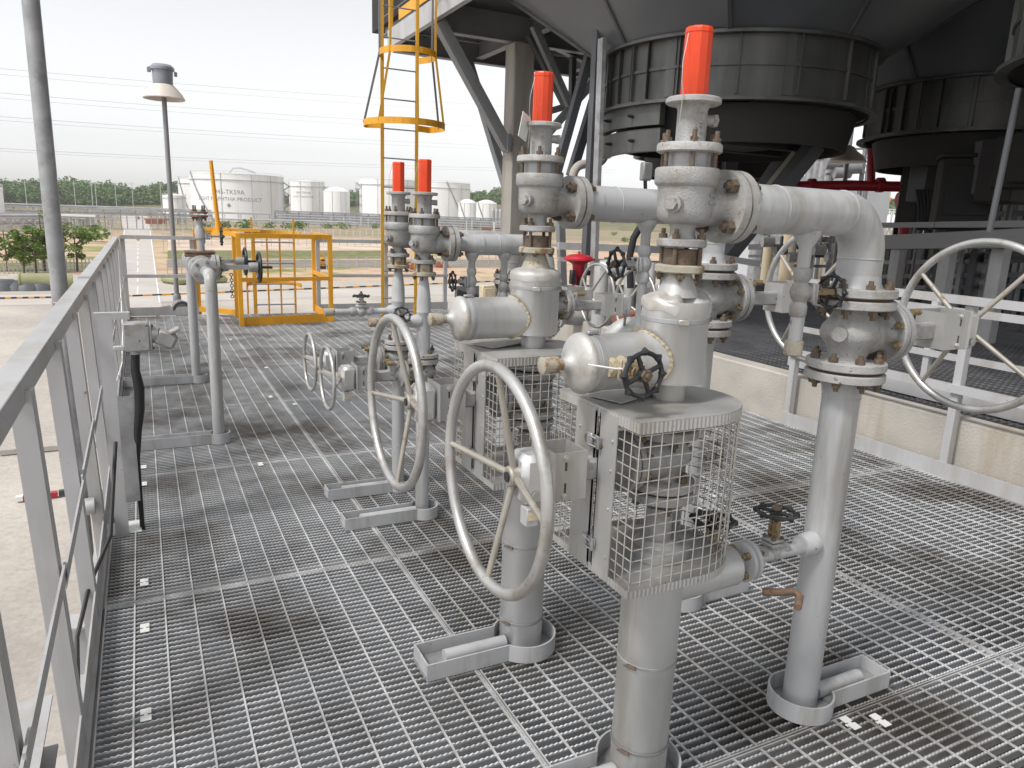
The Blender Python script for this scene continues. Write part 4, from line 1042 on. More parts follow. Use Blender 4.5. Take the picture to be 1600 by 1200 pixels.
# ------------------------------------------------------------------ air cooler fans
def fan(x, y, label, z0=2.76, r=1.50, rz=0, hood=True, duct=False):
    t = thing('cooling_fan', label, 'cooling fan', (x, y, 0), rz, 'air cooler fans overhead')
    z1 = z0 + .62; n = 64
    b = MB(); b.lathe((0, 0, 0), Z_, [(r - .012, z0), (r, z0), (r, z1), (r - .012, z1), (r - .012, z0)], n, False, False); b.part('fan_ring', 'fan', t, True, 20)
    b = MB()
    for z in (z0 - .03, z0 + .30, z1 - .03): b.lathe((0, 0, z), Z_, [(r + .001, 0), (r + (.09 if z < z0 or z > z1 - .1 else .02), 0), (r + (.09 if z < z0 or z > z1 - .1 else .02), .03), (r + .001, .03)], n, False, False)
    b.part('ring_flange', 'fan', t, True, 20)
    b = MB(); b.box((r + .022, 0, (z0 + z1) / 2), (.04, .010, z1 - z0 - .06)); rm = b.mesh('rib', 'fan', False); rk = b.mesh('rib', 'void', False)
    b = MB(); b.box((r + .006, 0, (z0 + z1) / 2), (.012, .10, z1 - z0 - .06)); sm = b.mesh('seam_strip', 'fan', False)
    def spun(name, me, a):
        o = bpy.data.objects.new(name, me); C.objects.link(o); o.parent = t; o.rotation_euler = (0, 0, a)
    for i in range(16): spun('rib', rm, 2 * PI * i / 16 + .07)
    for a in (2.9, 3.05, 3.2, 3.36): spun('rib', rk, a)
    for i in range(8): spun('seam_strip', sm, 2 * PI * i / 8 + .4)
    if duct:
        for (ra, rb_, za, zb) in ((r - .03, r + .03, z0 - .24, z0 - .03), (r - .06, r + .0, z0 - .50, z0 - .27)):
            n2 = 12; b = MB(); vs = []
            for i in range(n2 + 1):
                aa = R(146) + R(54) * i / n2
                for rr, zz in ((rb_, za), (rb_, zb), (rb_ - .10, zb), (rb_ - .10, za)): vs.append((math.cos(aa) * rr, math.sin(aa) * rr, zz))
            fs = [(i * 4 + k, i * 4 + (k + 1) % 4, i * 4 + 4 + (k + 1) % 4, i * 4 + 4 + k) for i in range(n2) for k in range(4)] + [(0, 1, 2, 3), tuple(n2 * 4 + k for k in (3, 2, 1, 0))]
            b.add(vs, fs); dp = b.part('access_duct', 'fan', t, True, 25)
            for aa in (R(168), R(186)): put_bolt(dp, (math.cos(aa) * (rb_ + .001), math.sin(aa) * (rb_ + .001), (za + zb) / 2), (math.cos(aa), math.sin(aa), 0), .02, 'black', h=.05, st=.03)
            b = MB(); b.lathe((0, 0, za - .02), Z_, [(rb_ - .1, 0), (rb_ + .04, 0), (rb_ + .04, .02), (rb_ - .1, .02), (rb_ - .1, 0)], 48, False, False)
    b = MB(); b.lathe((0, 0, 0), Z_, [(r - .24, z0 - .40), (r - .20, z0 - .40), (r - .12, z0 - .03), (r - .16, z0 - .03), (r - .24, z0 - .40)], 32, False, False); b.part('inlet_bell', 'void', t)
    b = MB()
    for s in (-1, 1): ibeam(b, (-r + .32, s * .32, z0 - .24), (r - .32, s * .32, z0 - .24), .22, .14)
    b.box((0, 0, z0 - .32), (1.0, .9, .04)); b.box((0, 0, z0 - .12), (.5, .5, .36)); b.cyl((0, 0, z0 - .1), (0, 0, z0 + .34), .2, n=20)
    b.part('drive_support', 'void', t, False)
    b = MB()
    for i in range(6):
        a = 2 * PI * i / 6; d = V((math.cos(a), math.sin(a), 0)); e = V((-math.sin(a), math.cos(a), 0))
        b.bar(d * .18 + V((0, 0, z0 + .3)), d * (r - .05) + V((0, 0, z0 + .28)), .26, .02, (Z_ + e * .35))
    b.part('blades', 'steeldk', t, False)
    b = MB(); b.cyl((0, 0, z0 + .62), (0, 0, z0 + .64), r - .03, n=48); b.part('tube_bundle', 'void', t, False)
    if hood:
        h = 2.42; N = 64; vs = []
        for i in range(N):
            a = 2 * PI * i / N; vs.append((math.cos(a) * (r + .06), math.sin(a) * (r + .06), z1))
        for i in range(N):
            a = 2 * PI * i / N; m = max(abs(math.cos(a)), abs(math.sin(a))); vs.append((math.cos(a) / m * h, math.sin(a) / m * h * .96, z1 + 1.15))
        b = MB(); b.add(vs, [(i, (i + 1) % N, N + (i + 1) % N, N + i) for i in range(N)]); b.part('hood', 'hood', t, True, 12)
        for i in range(0, N, 8):
            b = MB(); b.bar(V(vs[i]) + V((0, 0, -.01)), V(vs[N + i]) + V((0, 0, -.01)), .04, .03); b.part('hood_seam', 'fan', t, False)
    return t
fan(6.38, 7.12, 'nearest whole fan housing, hanging dark behind the tall orange cap', duct=True)
fan(10.40, 6.58, 'second fan housing in deep shade at the right, behind the nearest one')
fan(6.98, 2.54, 'fan housing cut off by the right edge of the picture')
fan(11.3, 1.9, 'fan housing farthest to the right, mostly hidden in the dark')
fan(9.9, 11.3, 'fan housing behind the nearest one, over the far pipe racks', hood=True)
t = thing('cooler_bank', 'broad dark air cooler bank roofing the right hand side above the fans', 'air cooler')
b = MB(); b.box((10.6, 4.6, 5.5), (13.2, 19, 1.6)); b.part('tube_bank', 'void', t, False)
b = MB()
for x in (4.1, 8.5, 12.9): ibeam(b, (x, -4.5, 4.68), (x, 13.6, 4.68), .30, .2)
b.part('edge_beam', 'steelmd', t, False)
for x, y in ((8.6, 9.6), (12.9, 9.4), (8.6, 4.4), (12.8, 4.2), (16.8, 4.4), (9.0, .3)):
    b = MB(); ibeam(b, (x, y, GZ), (x + .001, y, 4.5), .26, .24); 
    b = MB(); b.box((x, y - .12, -.5), (.26, .014, 10)); b.box((x, y + .12, -.5), (.26, .014, 10)); b.box((x, y, -.5), (.012, .226, 10)); b.part('bank_column', 'steeldk', t, False)
for a, c, d in (((1275, 225), (1120, 420), 9.5), ((1230, 240), (1150, 360), 11.0)):
    b = MB(); p, q = far(*a, d), far(*c, d); b.bar(p, q, .17, .17, Y_); b.part('brace', 'steeldk', t, False)
b = MB(); p, q = far(1244, 240, 9.7), far(1112, 405, 9.7); b.bar(p, q, .05, .12, Y_); b.part('brace_flange', 'beam', t, False)
tag(MB().cyl(far(1592, 138, 6.6), far(1546, 362, 6.6), .022, n=14).part('conduit_pole', 'steeldk'), 'thin grey conduit pole before the dark fan area at right', 'pole')

# rack and equipment under the cooler bank
t = thing('pipe_rack', 'dim steel rack with rows of upright pipes under the fans at right', 'pipe rack')
b = MB(); b.bar(far(1376, 379, 12.0), far(1620, 372, 9.0), .16, .19); b.bar(far(1376, 352, 12.2), far(1620, 350, 9.2), .10, .07); b.part('rack_beam', 'steelmd', t, False)
rnd = random.Random(11)
for i in range(30):
    px = 1382 + i * 8.2 + rnd.uniform(-3, 3); dd = 13.2 - i * .11 + rnd.uniform(0, 3)
    p = far(px, 400, dd)
    b = MB(); w = rnd.choice([.05, .06, .09, .12]); b.box((p.x, p.y, .75 + GZ * 0), (w, w, 1.3 + rnd.uniform(-.3, .1))); b.part('rack_upright', rnd.choice(['steeldk', 'steelmd', 'steeldk', 'rail']), t, False)
b = MB()
for py in (410, 432, 450): b.bar(far(1380, py, 14), far(1620, py - 3, 11), .05, .06)
b.part('rack_rail', 'steelmd', t, False)
for px, d in ((1400, 11.6), (1478, 10.6), (1560, 9.8)):
    p = far(px, 420, d); b = MB(); b.box((p.x, p.y, .9), (.14, .14, 1.15)); b.part('rack_post', 'rail', t, False)
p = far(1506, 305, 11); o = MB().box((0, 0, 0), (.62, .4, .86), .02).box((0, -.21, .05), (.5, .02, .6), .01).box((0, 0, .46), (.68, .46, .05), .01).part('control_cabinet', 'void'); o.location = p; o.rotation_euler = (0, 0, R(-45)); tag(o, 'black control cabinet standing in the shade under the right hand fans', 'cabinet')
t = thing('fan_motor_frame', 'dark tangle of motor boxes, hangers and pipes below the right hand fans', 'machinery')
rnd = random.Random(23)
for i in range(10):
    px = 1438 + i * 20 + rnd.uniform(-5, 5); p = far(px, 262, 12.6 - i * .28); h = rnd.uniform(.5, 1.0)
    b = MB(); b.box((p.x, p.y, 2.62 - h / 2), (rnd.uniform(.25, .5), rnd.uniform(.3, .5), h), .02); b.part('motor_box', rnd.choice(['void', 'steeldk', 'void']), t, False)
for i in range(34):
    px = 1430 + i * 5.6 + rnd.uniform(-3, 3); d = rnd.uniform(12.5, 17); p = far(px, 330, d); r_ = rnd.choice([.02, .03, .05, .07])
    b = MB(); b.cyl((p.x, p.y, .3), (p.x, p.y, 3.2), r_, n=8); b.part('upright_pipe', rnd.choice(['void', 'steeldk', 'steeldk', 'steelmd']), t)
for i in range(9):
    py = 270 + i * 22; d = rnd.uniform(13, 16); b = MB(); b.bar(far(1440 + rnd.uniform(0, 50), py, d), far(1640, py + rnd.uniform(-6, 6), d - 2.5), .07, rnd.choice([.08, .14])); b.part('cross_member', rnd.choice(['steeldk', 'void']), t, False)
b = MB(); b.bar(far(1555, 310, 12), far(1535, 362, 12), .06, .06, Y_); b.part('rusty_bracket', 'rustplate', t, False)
t = thing('dark_back_panel', 'dark back panel added to darken the view far behind the right hand fans', 'machinery')
b = MB(); b.bar(far(1490, 330, 21), far(1760, 330, 19), 1.5, 6.5); b.part('back_panel', 'steeldk', t, False)  # added dark panel, blocks the bright gap behind the fans
t = thing('cable_bundle', 'bundle of black cables fanning down beside the control cabinet', 'cables')
for i in range(9):
    b = MB(); b.tube([far(1432 + i * 4.5, 296, 11.5), far(1436 + i * 3.4 + (i % 3) * 2, 325, 11.5), far(1434 + i * 2.2 + (i % 2) * 6, 360, 11.5)], .022, 6); b.part('cable', 'cable', t)
t = thing('fire_water_pipe', 'red fire water pipe with a riser and drop under the fans', 'pipe')
D = 14
b = MB(); b.tube([far(1238, 291, D), far(1330, 290, D), far(1422, 292, D)], .085, 14); b.tube([far(1361, 290, D), far(1362, 225, D)], .065, 12); b.tube([far(1417, 288, D), far(1411, 380, D), far(1399, 490, D)], .085, 14); b.part('pipe', 'red', t)
for px, py in ((1242, 290), (1268, 290), (1375, 289), (1408, 312)):
    b = MB(); p = far(px, py, D); b.cyl(p - rt * .05, p + rt * .05, .12, n=16); b.part('coupling', 'red', t)
t = thing('red_side_pipe', 'pair of dark red pipes crossing behind the thin conduit pole', 'pipe')
b = MB(); b.tube([far(1530, 292, 12), far(1640, 291, 11)], .085, 12); b.part('pipe', 'red', t); b = MB(); b.tube([far(1552, 314, 12), far(1640, 313, 11)], .05, 10); b.part('pipe', 'red', t)
p = far(1325, 244, 17)
t = thing('dome_lamp', 'pale dome lamp on a thin pole seen below the fan housing', 'lamp', p)
b = MB(); b.lathe((0, 0, -.12), Z_, [(.36, 0), (.37, .02), (.30, .12), (.16, .22), (.10, .3), (.0, .34)], 24, True, False); b.part('shade', 'lamp', t); b = MB(); b.cyl((0, 0, -.15), (0, 0, -5), .04, n=10); b.part('pole', 'steelmd', t)

# white process building and light vessels beyond the fans
p = at(1235, 420, GZ); c = far(1225, 330, 34)
o = MB().box((0, 0, 0), (6.5, 5, 9), 0).part('process_building', 'far', None, False); o.location = (c.x, c.y, GZ + 4.5 - .02); tag(o, 'pale plastered building glimpsed behind the diagonal braces', 'building')
for i in range(4):
    c = far(1262 + i * 9, 300, 30); o = MB().cyl((0, 0, 0), (0, 0, 9.5), .16, n=14).lathe((0, 0, 9.5), Z_, [(.2, 0), (.2, .1)], 14).part('tall_pipe', 'galv'); o.location = (c.x, c.y, GZ); tag(o, 'tall silver pipe in the row beside the pale building', 'pipe', 'silver pipes by the pale building')
t = thing('scaffold_tower', 'slim grey steel access tower seen between the two fan housings', 'tower')
D = 26
b = MB()
for px in (1296, 1318, 1343, 1352): p = far(px, 300, D); b.box((p.x, p.y, 1.0), (.10, .10, 13))
for py in (235, 250, 262, 272, 288): b.bar(far(1290, py, D), far(1356, py - 3, D), .07, .07)
b.part('frame', 'steelmd', t, False)
for px, py in ((1302, 256), (1316, 270), (1331, 262)):
    b = MB(); p = far(px, py, D - .3); b.cyl(p - rt * .25, p + rt * .25, .17, n=12); b.part('valve_bank', 'steelmd', t)

t = thing('pipe_lattice', 'pale pipes and dark frames crowding before the plastered building', 'pipework')
rnd = random.Random(8)
for i in range(16):
    px = 1178 + i * 9.5 + rnd.uniform(-3, 3); p = far(px, 360, rnd.uniform(20, 27)); b = MB(); b.cyl((p.x, p.y, GZ), (p.x, p.y, rnd.uniform(1.0, 3.0)), rnd.choice([.05, .08, .14, .20]), n=10); b.part('upright_pipe', rnd.choice(['galv', 'far', 'steeldk', 'steelmd', 'cream']), t)
for i in range(7):
    py = 330 + i * 14; b = MB(); b.bar(far(1170, py, 23), far(1335, py + rnd.uniform(-3, 5), 22), .08, rnd.choice([.08, .16])); b.part('cross_member', rnd.choice(['steelmd', 'steeldk', 'far']), t, False)
for i in range(6):
    p = far(1200 + i * 20, 378 + (i % 3) * 12, 21); b = MB(); b.cyl(p - rt * .15, p + rt * .15, .14, n=12); b.cyl(p, p + V((0, 0, .35)), .04, n=8); b.part('small_valve', rnd.choice(['cast', 'steeldk']), t)

# ------------------------------------------------------------------ cluster behind the four stations
p = far(905, 398, 8.6)
t = thing('control_valve', 'control valve with bright red diaphragm actuator behind the far wheels', 'control valve', p)
b = MB(); b.lathe((0, 0, 0), Z_, [(.06, -.17), (.07, -.11), (.15, -.065), (.165, -.06), (.188, -.058), (.188, -.040), (.165, -.038), (.15, -.02), (.10, .0), (.03, .008), (.015, .012), (.015, .04)], 32); b.part('diaphragm_case', 'red', t)
b = MB(); b.lathe((0, 0, 0), -Z_, [(.075, .10), (.065, .2), (.05, .24)], 20); b.bar((-.045, 0, -.22), (-.05, 0, -.46), .03, .05, X_); b.bar((.045, 0, -.22), (.05, 0, -.46), .03, .05, X_); b.lathe((0, 0, -.46), -Z_, [(.09, 0), (.09, .03), (.06, .05), (.06, .2)], 20); b.part('yoke', 'red', t)
b = MB(); b.cyl((0, 0, -.12), (0, 0, -.5), .018, n=10); b.box((-.11, -.06, -.25), (.06, .06, .16), .008); b.box((.08, -.08, -.2), (.05, .05, .06), .006); b.part('positioner', 'black', t)
b = MB(); b.lathe((-.25, 0, -.72), X_, [(.12, 0), (.12, .04), (.08, .06), (.10, .25), (.08, .44), (.12, .46), (.12, .5)], 24); b.part('valve_body', 'cast', t)
t = thing('clad_pipe_elbow', 'aluminium clad pipe with mitred elbow beside the red actuator', 'insulated pipe')
D = 8.3
a, e = far(940, 418, D), far(1000, 417, D)
b = MB(); b.cyl(a + rt * -.02, e, .085, n=28); b.cyl(V((a.x, a.y, -.3)), a + V((0, 0, .04)), .085, n=28); b.lathe(a, (e - a), [(.087, .24), (.089, .25), (.089, .27), (.087, .28)], 28, False, False); b.part('cladding', 'alu', t)
for px, d in ((954, 8.6), (984, 8.1), (1016, 8.9)):
    q = far(px, 440, d); t2 = MB().lathe((0, 0, -.4), Z_, [(.06, 0), (.06, 1.2), (.062, 1.21), (.062, 1.23), (.06, 1.24), (.06, 1.45)], 20).part('clad_upright', 'alu'); t2.location = (q.x, q.y, 0); tag(t2, 'clad upright pipe %s behind the far handwheels' % {954: 'nearest the red actuator', 984: 'in the middle of the trio', 1016: 'at the right of the trio'}[px], 'insulated pipe', 'clad uprights')
t = thing('clad_low_pipe', 'large clad pipe bend lying low behind the rear mesh guard', 'insulated pipe')
D = 4.3
b = MB(); pipe_run(b, [far(960, 580, D), far(962, 512, D), far(1050, 528, D)], .085, .12, 28, 10); b.part('cladding', 'alu', t)
t = thing('far_handrail', 'grey steel rails and posts behind the red actuator', 'railing')
b = MB(); b.bar(far(872, 384, 9.5), far(1070, 392, 10.2), .06, .09); b.part('rail_bar', 'rail', t, False); b = MB(); b.bar(far(872, 405, 9.8), far(1070, 412, 10.4), .05, .05); b.part('rail_bar', 'rail', t, False); b = MB(); b.bar(far(1100, 398, 9), far(1185, 412, 9.5), .07, .07); b.part('rail_bar', 'rail', t, False)
for px in (913, 950, 985, 1040):
    q = far(px, 400, 9.8); b = MB(); b.box((q.x, q.y, .3), (.07, .07, 1.5)); b.part('post', 'steelmd', t, False)
tag(MB().tube([far(1003, 350, 7.2), far(990, 372, 7.2), far(984, 400, 7.2), far(985, 450, 7.2)], .035, 10).part('cable_hose', 'cable'), 'thick black cable drooping below the second discharge pipe', 'cable')
o = MB().box((0, 0, 0), (.16, .10, .22), .008).box((0, -.052, 0), (.12, .008, .16), .003).part('cream_box', 'cream'); o.location = far(762, 462, 7.6); tag(o, 'small cream junction box left of the rear clad tee', 'junction box')
for i, (px, py, d, r) in enumerate(((790, 372, 5.2, .05), (742, 366, 5.4, .045))):
    pass
q = far(793, 455, 7.4)
b = MB(); b.lathe((q.x, q.y, -.3), Z_, [(.05, 0), (.05, .9), (.08, .91), (.08, .93), (.05, .94), (.05, 1.35), (.085, 1.36), (.085, 1.40)], 20); tag(b.part('instrument_stand', 'cast'), 'flanged grey instrument stand between the far drain legs', 'stand')
for i, (px, d) in enumerate(((1005, 7), (1030, 7.4))):
    q = far(px, 470, d); b = MB(); b.box((q.x, q.y, .75), (.10, .08, .34), .006); b.box((q.x, q.y, .2), (.05, .05, .9)); tag(b.part('transmitter_box', 'sheet'), ('pale instrument box left of the dented clad lid', 'pale instrument box closest to the dented clad lid')[i], 'instrument')
q = far(975, 475, 6.9)
tag(MB().cyl((q.x - .1, q.y, .62), (q.x + .12, q.y, .68), .05, n=14).cyl((q.x, q.y, -.3), (q.x, q.y, .62), .02, n=8).part('copper_fitting', 'rustfar'), 'orange brown coupling behind the far handwheels', 'fitting')
b = MB()
for py in (448, 455, 462, 469, 476, 483, 490, 497, 504): b.bar(far(1022, py, 7.6), far(1052, py + 1, 7.6), .01, .035)
tag(b.part('louvre_panel', 'steeldk', None, False), 'dark louvred panel behind the dented clad tee', 'panel')
# ------------------------------------------------------------------ ground, road, yard
def sheet(name, pts, z, m):
    b = MB(); b.add([(x, y, z) for x, y in pts], [tuple(range(len(pts)))]); o = b.part(name, m, None, False); return structure(o)
sheet('ground', [(-4000, -300), (4000, -300), (4000, 5000), (-4000, 5000)], GZ, 'ground')
sheet('road', [(-2.9, 48), (.95, 48), (1.0, 73), (2.45, 240), (4.2, 560), (-12.5, 560), (-4.5, 240), (-2.4, 73)], GZ + .02, 'road')
sheet('cross_road', [(-60, 55.5), (160, 74), (160, 79), (-60, 63)], GZ + .012, 'road')
sheet('asphalt_road', [(8, 165), (300, 200), (300, 225), (8, 178)], GZ + .016, 'asph')
sheet('yard_slab', [(-30, 3.0), (1.6, 7.0), (1.6, 10.2), (-30, 6.2)], GZ + .012, 'road')
sheet('underdeck_slab', [(-.9, -2), (20, -2), (20, 13), (-.9, 13)], GZ + .016, mat('shaded_slab', (.09, .088, .085), .9, 0, .3, .5))  # ground below the deck darkened, its shade painted into the slab colour
b = MB()
for k in range(16):
    y0 = 66 + k * 11; x = -.62 - (y0 - 73) * .0005; b.box((x - k * .01, y0 + 3, GZ + .03), (.10, 6.5, .012))
b.add([(.80, 60, GZ + .032), (.90, 60, GZ + .032), (2.3, 235, GZ + .032), (2.1, 235, GZ + .032)], [(0, 1, 2, 3)])
b.add([(-2.35, 75, GZ + .032), (-2.2, 75, GZ + .032), (-4.1, 235, GZ + .032), (-4.3, 235, GZ + .032)], [(0, 1, 2, 3)])
structure(b.part('road_marking', 'white', None, False))
# kerbs painted yellow and black
def striped_kerb(a, c, n, label, h=.11, w=.16, c1='yellow', c2='blackp'):
    t = thing('striped_kerb', label, 'kerb')
    a, c = V(a), V(c)
    b1, b2 = MB(), MB()
    for i in range(n): (b1 if i % 2 else b2).bar(a.lerp(c, i / n), a.lerp(c, (i + 1) / n), w, h)
    b1.part('yellow_block', c1, t, False); b2.part('black_block', c2, t, False)
def gp(px, py, dz=0.08): return at(px, py, GZ + dz)
def fp(px, d):
    p = far(px, 400, d); p.z = GZ; return p
striped_kerb(gp(-20, 466), gp(205, 462), 26, 'long yellow and black kerb across the yard, left stretch behind the lamp pole')
striped_kerb(gp(207, 462), gp(830, 437), 60, 'long yellow and black kerb across the yard, right stretch behind the yellow enclosure')
striped_kerb(at(25, 779, GZ + .1), at(90, 771, GZ + .1), 6, 'red and white kerb block in the yard below the left railing', c1='red', c2='white')
striped_kerb(at(92, 770, GZ + .1), at(150, 763, GZ + .1), 5, 'yellow and black kerb block in the yard below the left railing')
b = MB(); b.bar(at(0, 706, GZ + .1), at(160, 692, GZ + .1), .25, .14); tag(b.part('concrete_edging', 'conc', None, False), 'grey concrete edging strip in the yard below the left railing', 'kerb')
b = MB(); b.box((0, 0, 0), (.12, .12, .25), .02).cyl((0, 0, .12), (0, 0, .2), .03, n=8); o = b.part('hydrant_cap', 'red'); o.location = at(104, 677, GZ + .12); tag(o, 'small red marker in the gravel below the left railing', 'marker')

# yard clutter
def clump(b, c, r, n, rnd, size, sq=1.0):
    for _ in range(n):
        while True:
            p = V((rnd.uniform(-1, 1), rnd.uniform(-1, 1), rnd.uniform(-1, 1)))
            if .25 < p.length < 1: break
        p = V((p.x * r, p.y * r, p.z * r * sq)) + V(c)
        a = V((rnd.gauss(0, 1), rnd.gauss(0, 1), rnd.gauss(0, 1))).normalized(); u, w, _ = frame(a)
        s = size * rnd.uniform(.6, 1.3)
        b.add([p - u * s, p + w * s * .6, p + u * s, p - w * s * .6], [(0, 1, 2, 3)])
def tree(loc, h, w, label, seed, name='small_tree', lean=0):
    rnd = random.Random(seed)
    t = thing(name, label, 'tree', loc, 0, 'young trees beside the yard')
    b = MB(); b.tube([(0, 0, 0), (.05, 0, h * .3), (lean * .5, .05, h * .6), (lean, 0, h * .9)], [h * .022, h * .018, h * .012, h * .005], 8)
    for k in range(7):
        a = rnd.uniform(0, 6.3); z = h * rnd.uniform(.25, .7); b.tube([(0, 0, z), (math.cos(a) * w * .3, math.sin(a) * w * .3, z + h * .12), (math.cos(a) * w * .48, math.sin(a) * w * .48, z + h * .2)], [h * .010, h * .006, h * .003], 6)
    b.part('trunk', 'bark', t)
    b = MB()
    for k in range(20):
        a = rnd.uniform(0, 6.3); q = rnd.uniform(0, 1) ** .6; z = h * rnd.uniform(.28, .95); rr = w * .5 * q * (1.15 - .75 * abs(z / h - .5))
        clump(b, (math.cos(a) * rr + lean * z / h, math.sin(a) * rr, z), h * rnd.uniform(.07, .13), 80, rnd, .13, .8)
    b.part('crown', 'leaf', t, False)
g = gp
for i, (px, py, h, w, lab) in enumerate(((12, 424, 4.6, 3.2, 'young tree at the left edge of the photo, thin crown'), (38, 428, 4.2, 3.0, 'low bushy young tree, second from the left edge'), (57, 427, 4.6, 3.2, 'young tree with two tufts left of the lamp pole'), (70, 424, 6.0, 3.2, 'tallest young tree just left of the lamp pole'), (84, 424, 5.0, 2.8, 'thin young tree partly behind the lamp pole'), (121, 424, 4.9, 2.9, 'dense round young tree right of the lamp pole'))):
    tree(gp(px, py, 0), h, w, lab, 20 + i)
def bush(loc, r, label, seed, group='green bushes', lv='leaf', n=160):
    rnd = random.Random(seed); b = MB()
    for k in range(5): clump(b, (rnd.uniform(-r, r) * .6, rnd.uniform(-r, r) * .6, r * .45 * rnd.uniform(.7, 1.2)), r * .55, n // 5, rnd, r * .14, .8)
    o = b.part('bush', lv, None, False); o.location = loc; tag(o, label, 'bush', group)
for i, px in enumerate((322, 352, 378, 420, 452, 468, 512, 536)):
    bush(gp(px, 357 + (i % 3), 0), 2.6 + (i % 3) * .6, 'low green bush in the row before the white tanks', 60 + i, 'bushes in the row before the tanks')
for i, px in enumerate((585, 700, 716, 740, 756)):
    bush(gp(px, 357 + (i % 2) * 2, 0), 2.8, 'low green bush before the right hand tanks', 75 + i, 'bushes before the right hand tanks')
bush(gp(155, 378, 0), 3.4, 'spreading green tree like bush by the pipe racks at left', 81)
for i, (px, py) in enumerate(((975, 378), (1008, 372), (958, 368))): bush(gp(px, py, 0), 2.2, 'low bush on the sandy ground below the second discharge pipe', 84 + i, 'bushes on the sandy ground')
sheet('grass_verge', [(x, y) for x, y in [(gp(0, 424).x, gp(0, 424).y), (gp(190, 418).x, gp(190, 418).y), (gp(190, 408).x, gp(190, 408).y), (gp(0, 410).x, gp(0, 410).y)]], GZ + .03, mat('grass', (.14, .17, .05), .9, 0, .4, .8, col2=(.25, .2, .1), c2scale=.6, c2amt=.5))
def quad(px0, y0, px1, y1): 
    a, b_, c, d = at(px0, y0, GZ), at(px1, y0, GZ), at(px1, y1, GZ), at(px0, y1, GZ); return [(p.x, p.y) for p in (a, b_, c, d)]
sheet('grass_strip', quad(262, 404, 600, 392), GZ + .03, 'grass')
sheet('sand_strip', quad(262, 391, 800, 374), GZ + .03, mat('pink_sand', (.52, .39, .29), .95, 0, .25, .25, col2=(.62, .53, .44), c2scale=.15, c2amt=.6))
sheet('dark_strip', quad(262, 418, 840, 406), GZ + .03, mat('wet_soil', (.24, .21, .17), .95, 0, .25, .3))
bermm = mat('berm_green', (.30, .31, .17), .9, 0, .25, .5)
b = MB(); a, c = gp(262, 444, 0), gp(345, 440, 0); b.bar(a + V((0, 0, .35)), c + V((0, 0, .3)), 3.0, .8, Z_, .3); tag(b.part('painted_berm', bermm), 'low olive green bund beside the road end', 'bund')
def scrap(loc, label, m, parts, name, cat):
    b = MB()
    for c, d in parts: b.box(c, d, .05)
    o = b.part(name, m); o.location = loc; tag(o, label, cat); return o
b = MB()
for k in range(6): b.lathe((k * .85 - 2.2, .1 * (k % 2), 0), Z_, [(1.3, 0), (1.15, .35), (.75, .62 + .1 * (k % 3)), (.1, .78)], 14)
o = b.part('covered_stack', 'steeldk', None, True, 80); o.location = gp(18, 453, 0); tag(o, 'stack under a dark tarpaulin at the left edge of the yard', 'tarpaulin')
o = MB().cyl((-1.8, 0, .7), (1.8, .2, .7), .65, n=24).lathe((-1.9, 0, .7), X_, [(.72, 0), (.72, .12)], 24).lathe((1.0, .1, .7), X_, [(.70, 0), (.70, .1)], 24).part('pipe_section', bermm); o.location = gp(75, 453, 0); tag(o, 'short olive pipe section lying left of the lamp pole', 'pipe')
rnd = random.Random(5)
for i in range(7):
    o = MB().box((0, 0, .3), (rnd.uniform(.5, 1.2), .5, rnd.uniform(.4, .9)), .06).cyl((.1, -.3, .3), (.1, .3, .5), .16, n=10).part('scrap_fitting', ['rustfar', 'cast', 'yellow', 'white', 'rustfar', 'cast', 'white'][i]); o.location = gp(46 + i * 8.5, 446 + (i % 3) * 3, 0); o.rotation_euler = (0, 0, i); tag(o, ['rusty fitting', 'grey fitting', 'yellow fitting', 'white bag', 'rust red valve', 'grey flanged piece', 'white bundle'][i] + ' in the scrap row left of the lamp pole', 'scrap')
b = MB()
for k in range(16): b.lathe((rnd.uniform(-4, 4), rnd.uniform(-1.5, 1.5), 0), Z_, [(1.8, 0), (1.3, .22), (.6, .40), (.05, .46)], 12)
o = b.part('gravel_heap', 'conc', None, True, 70); o.location = gp(75, 437, 0); tag(o, 'pale gravel heap behind the scrap row', 'heap')
t = thing('yellow_machine', 'small yellow plate machine parked in the yard behind the yellow enclosure', 'machine', gp(501, 420, 0), .3)
b = MB(); b.box((0, 0, .9), (1.2, .8, 1.0), .2); b.bar((-.5, 0, 1.2), (.1, 0, 1.9), .7, .25, Y_, .05); b.box((.4, 0, .35), (.5, .9, .4), .1); b.part('body', 'yellow', t); b = MB()
for x in (-.35, .45): b.cyl((x, -.5, .28), (x, .5, .28), .28, n=14)
b.box((.1, -.42, 1.05), (.5, .05, .3)); b.part('wheels', 'blackp', t)
for i, (px, py) in enumerate(((612, 420), (632, 419), (650, 421), (690, 418))):
    o = MB().box((0, 0, .3), (1.8, .9, .5), .1).cyl((-.6, -.5, .5), (-.6, .5, .5), .35, n=12).box((.5, 0, .7), (.7, .6, .4), .08).part('red_skid', 'rustfar'); o.location = gp(px, py, 0); tag(o, ['red skid left of the nearer bare riser', 'red skid between the bare risers', 'red skid behind the right bare riser', 'red skid on the sand before the column'][i], 'skid')
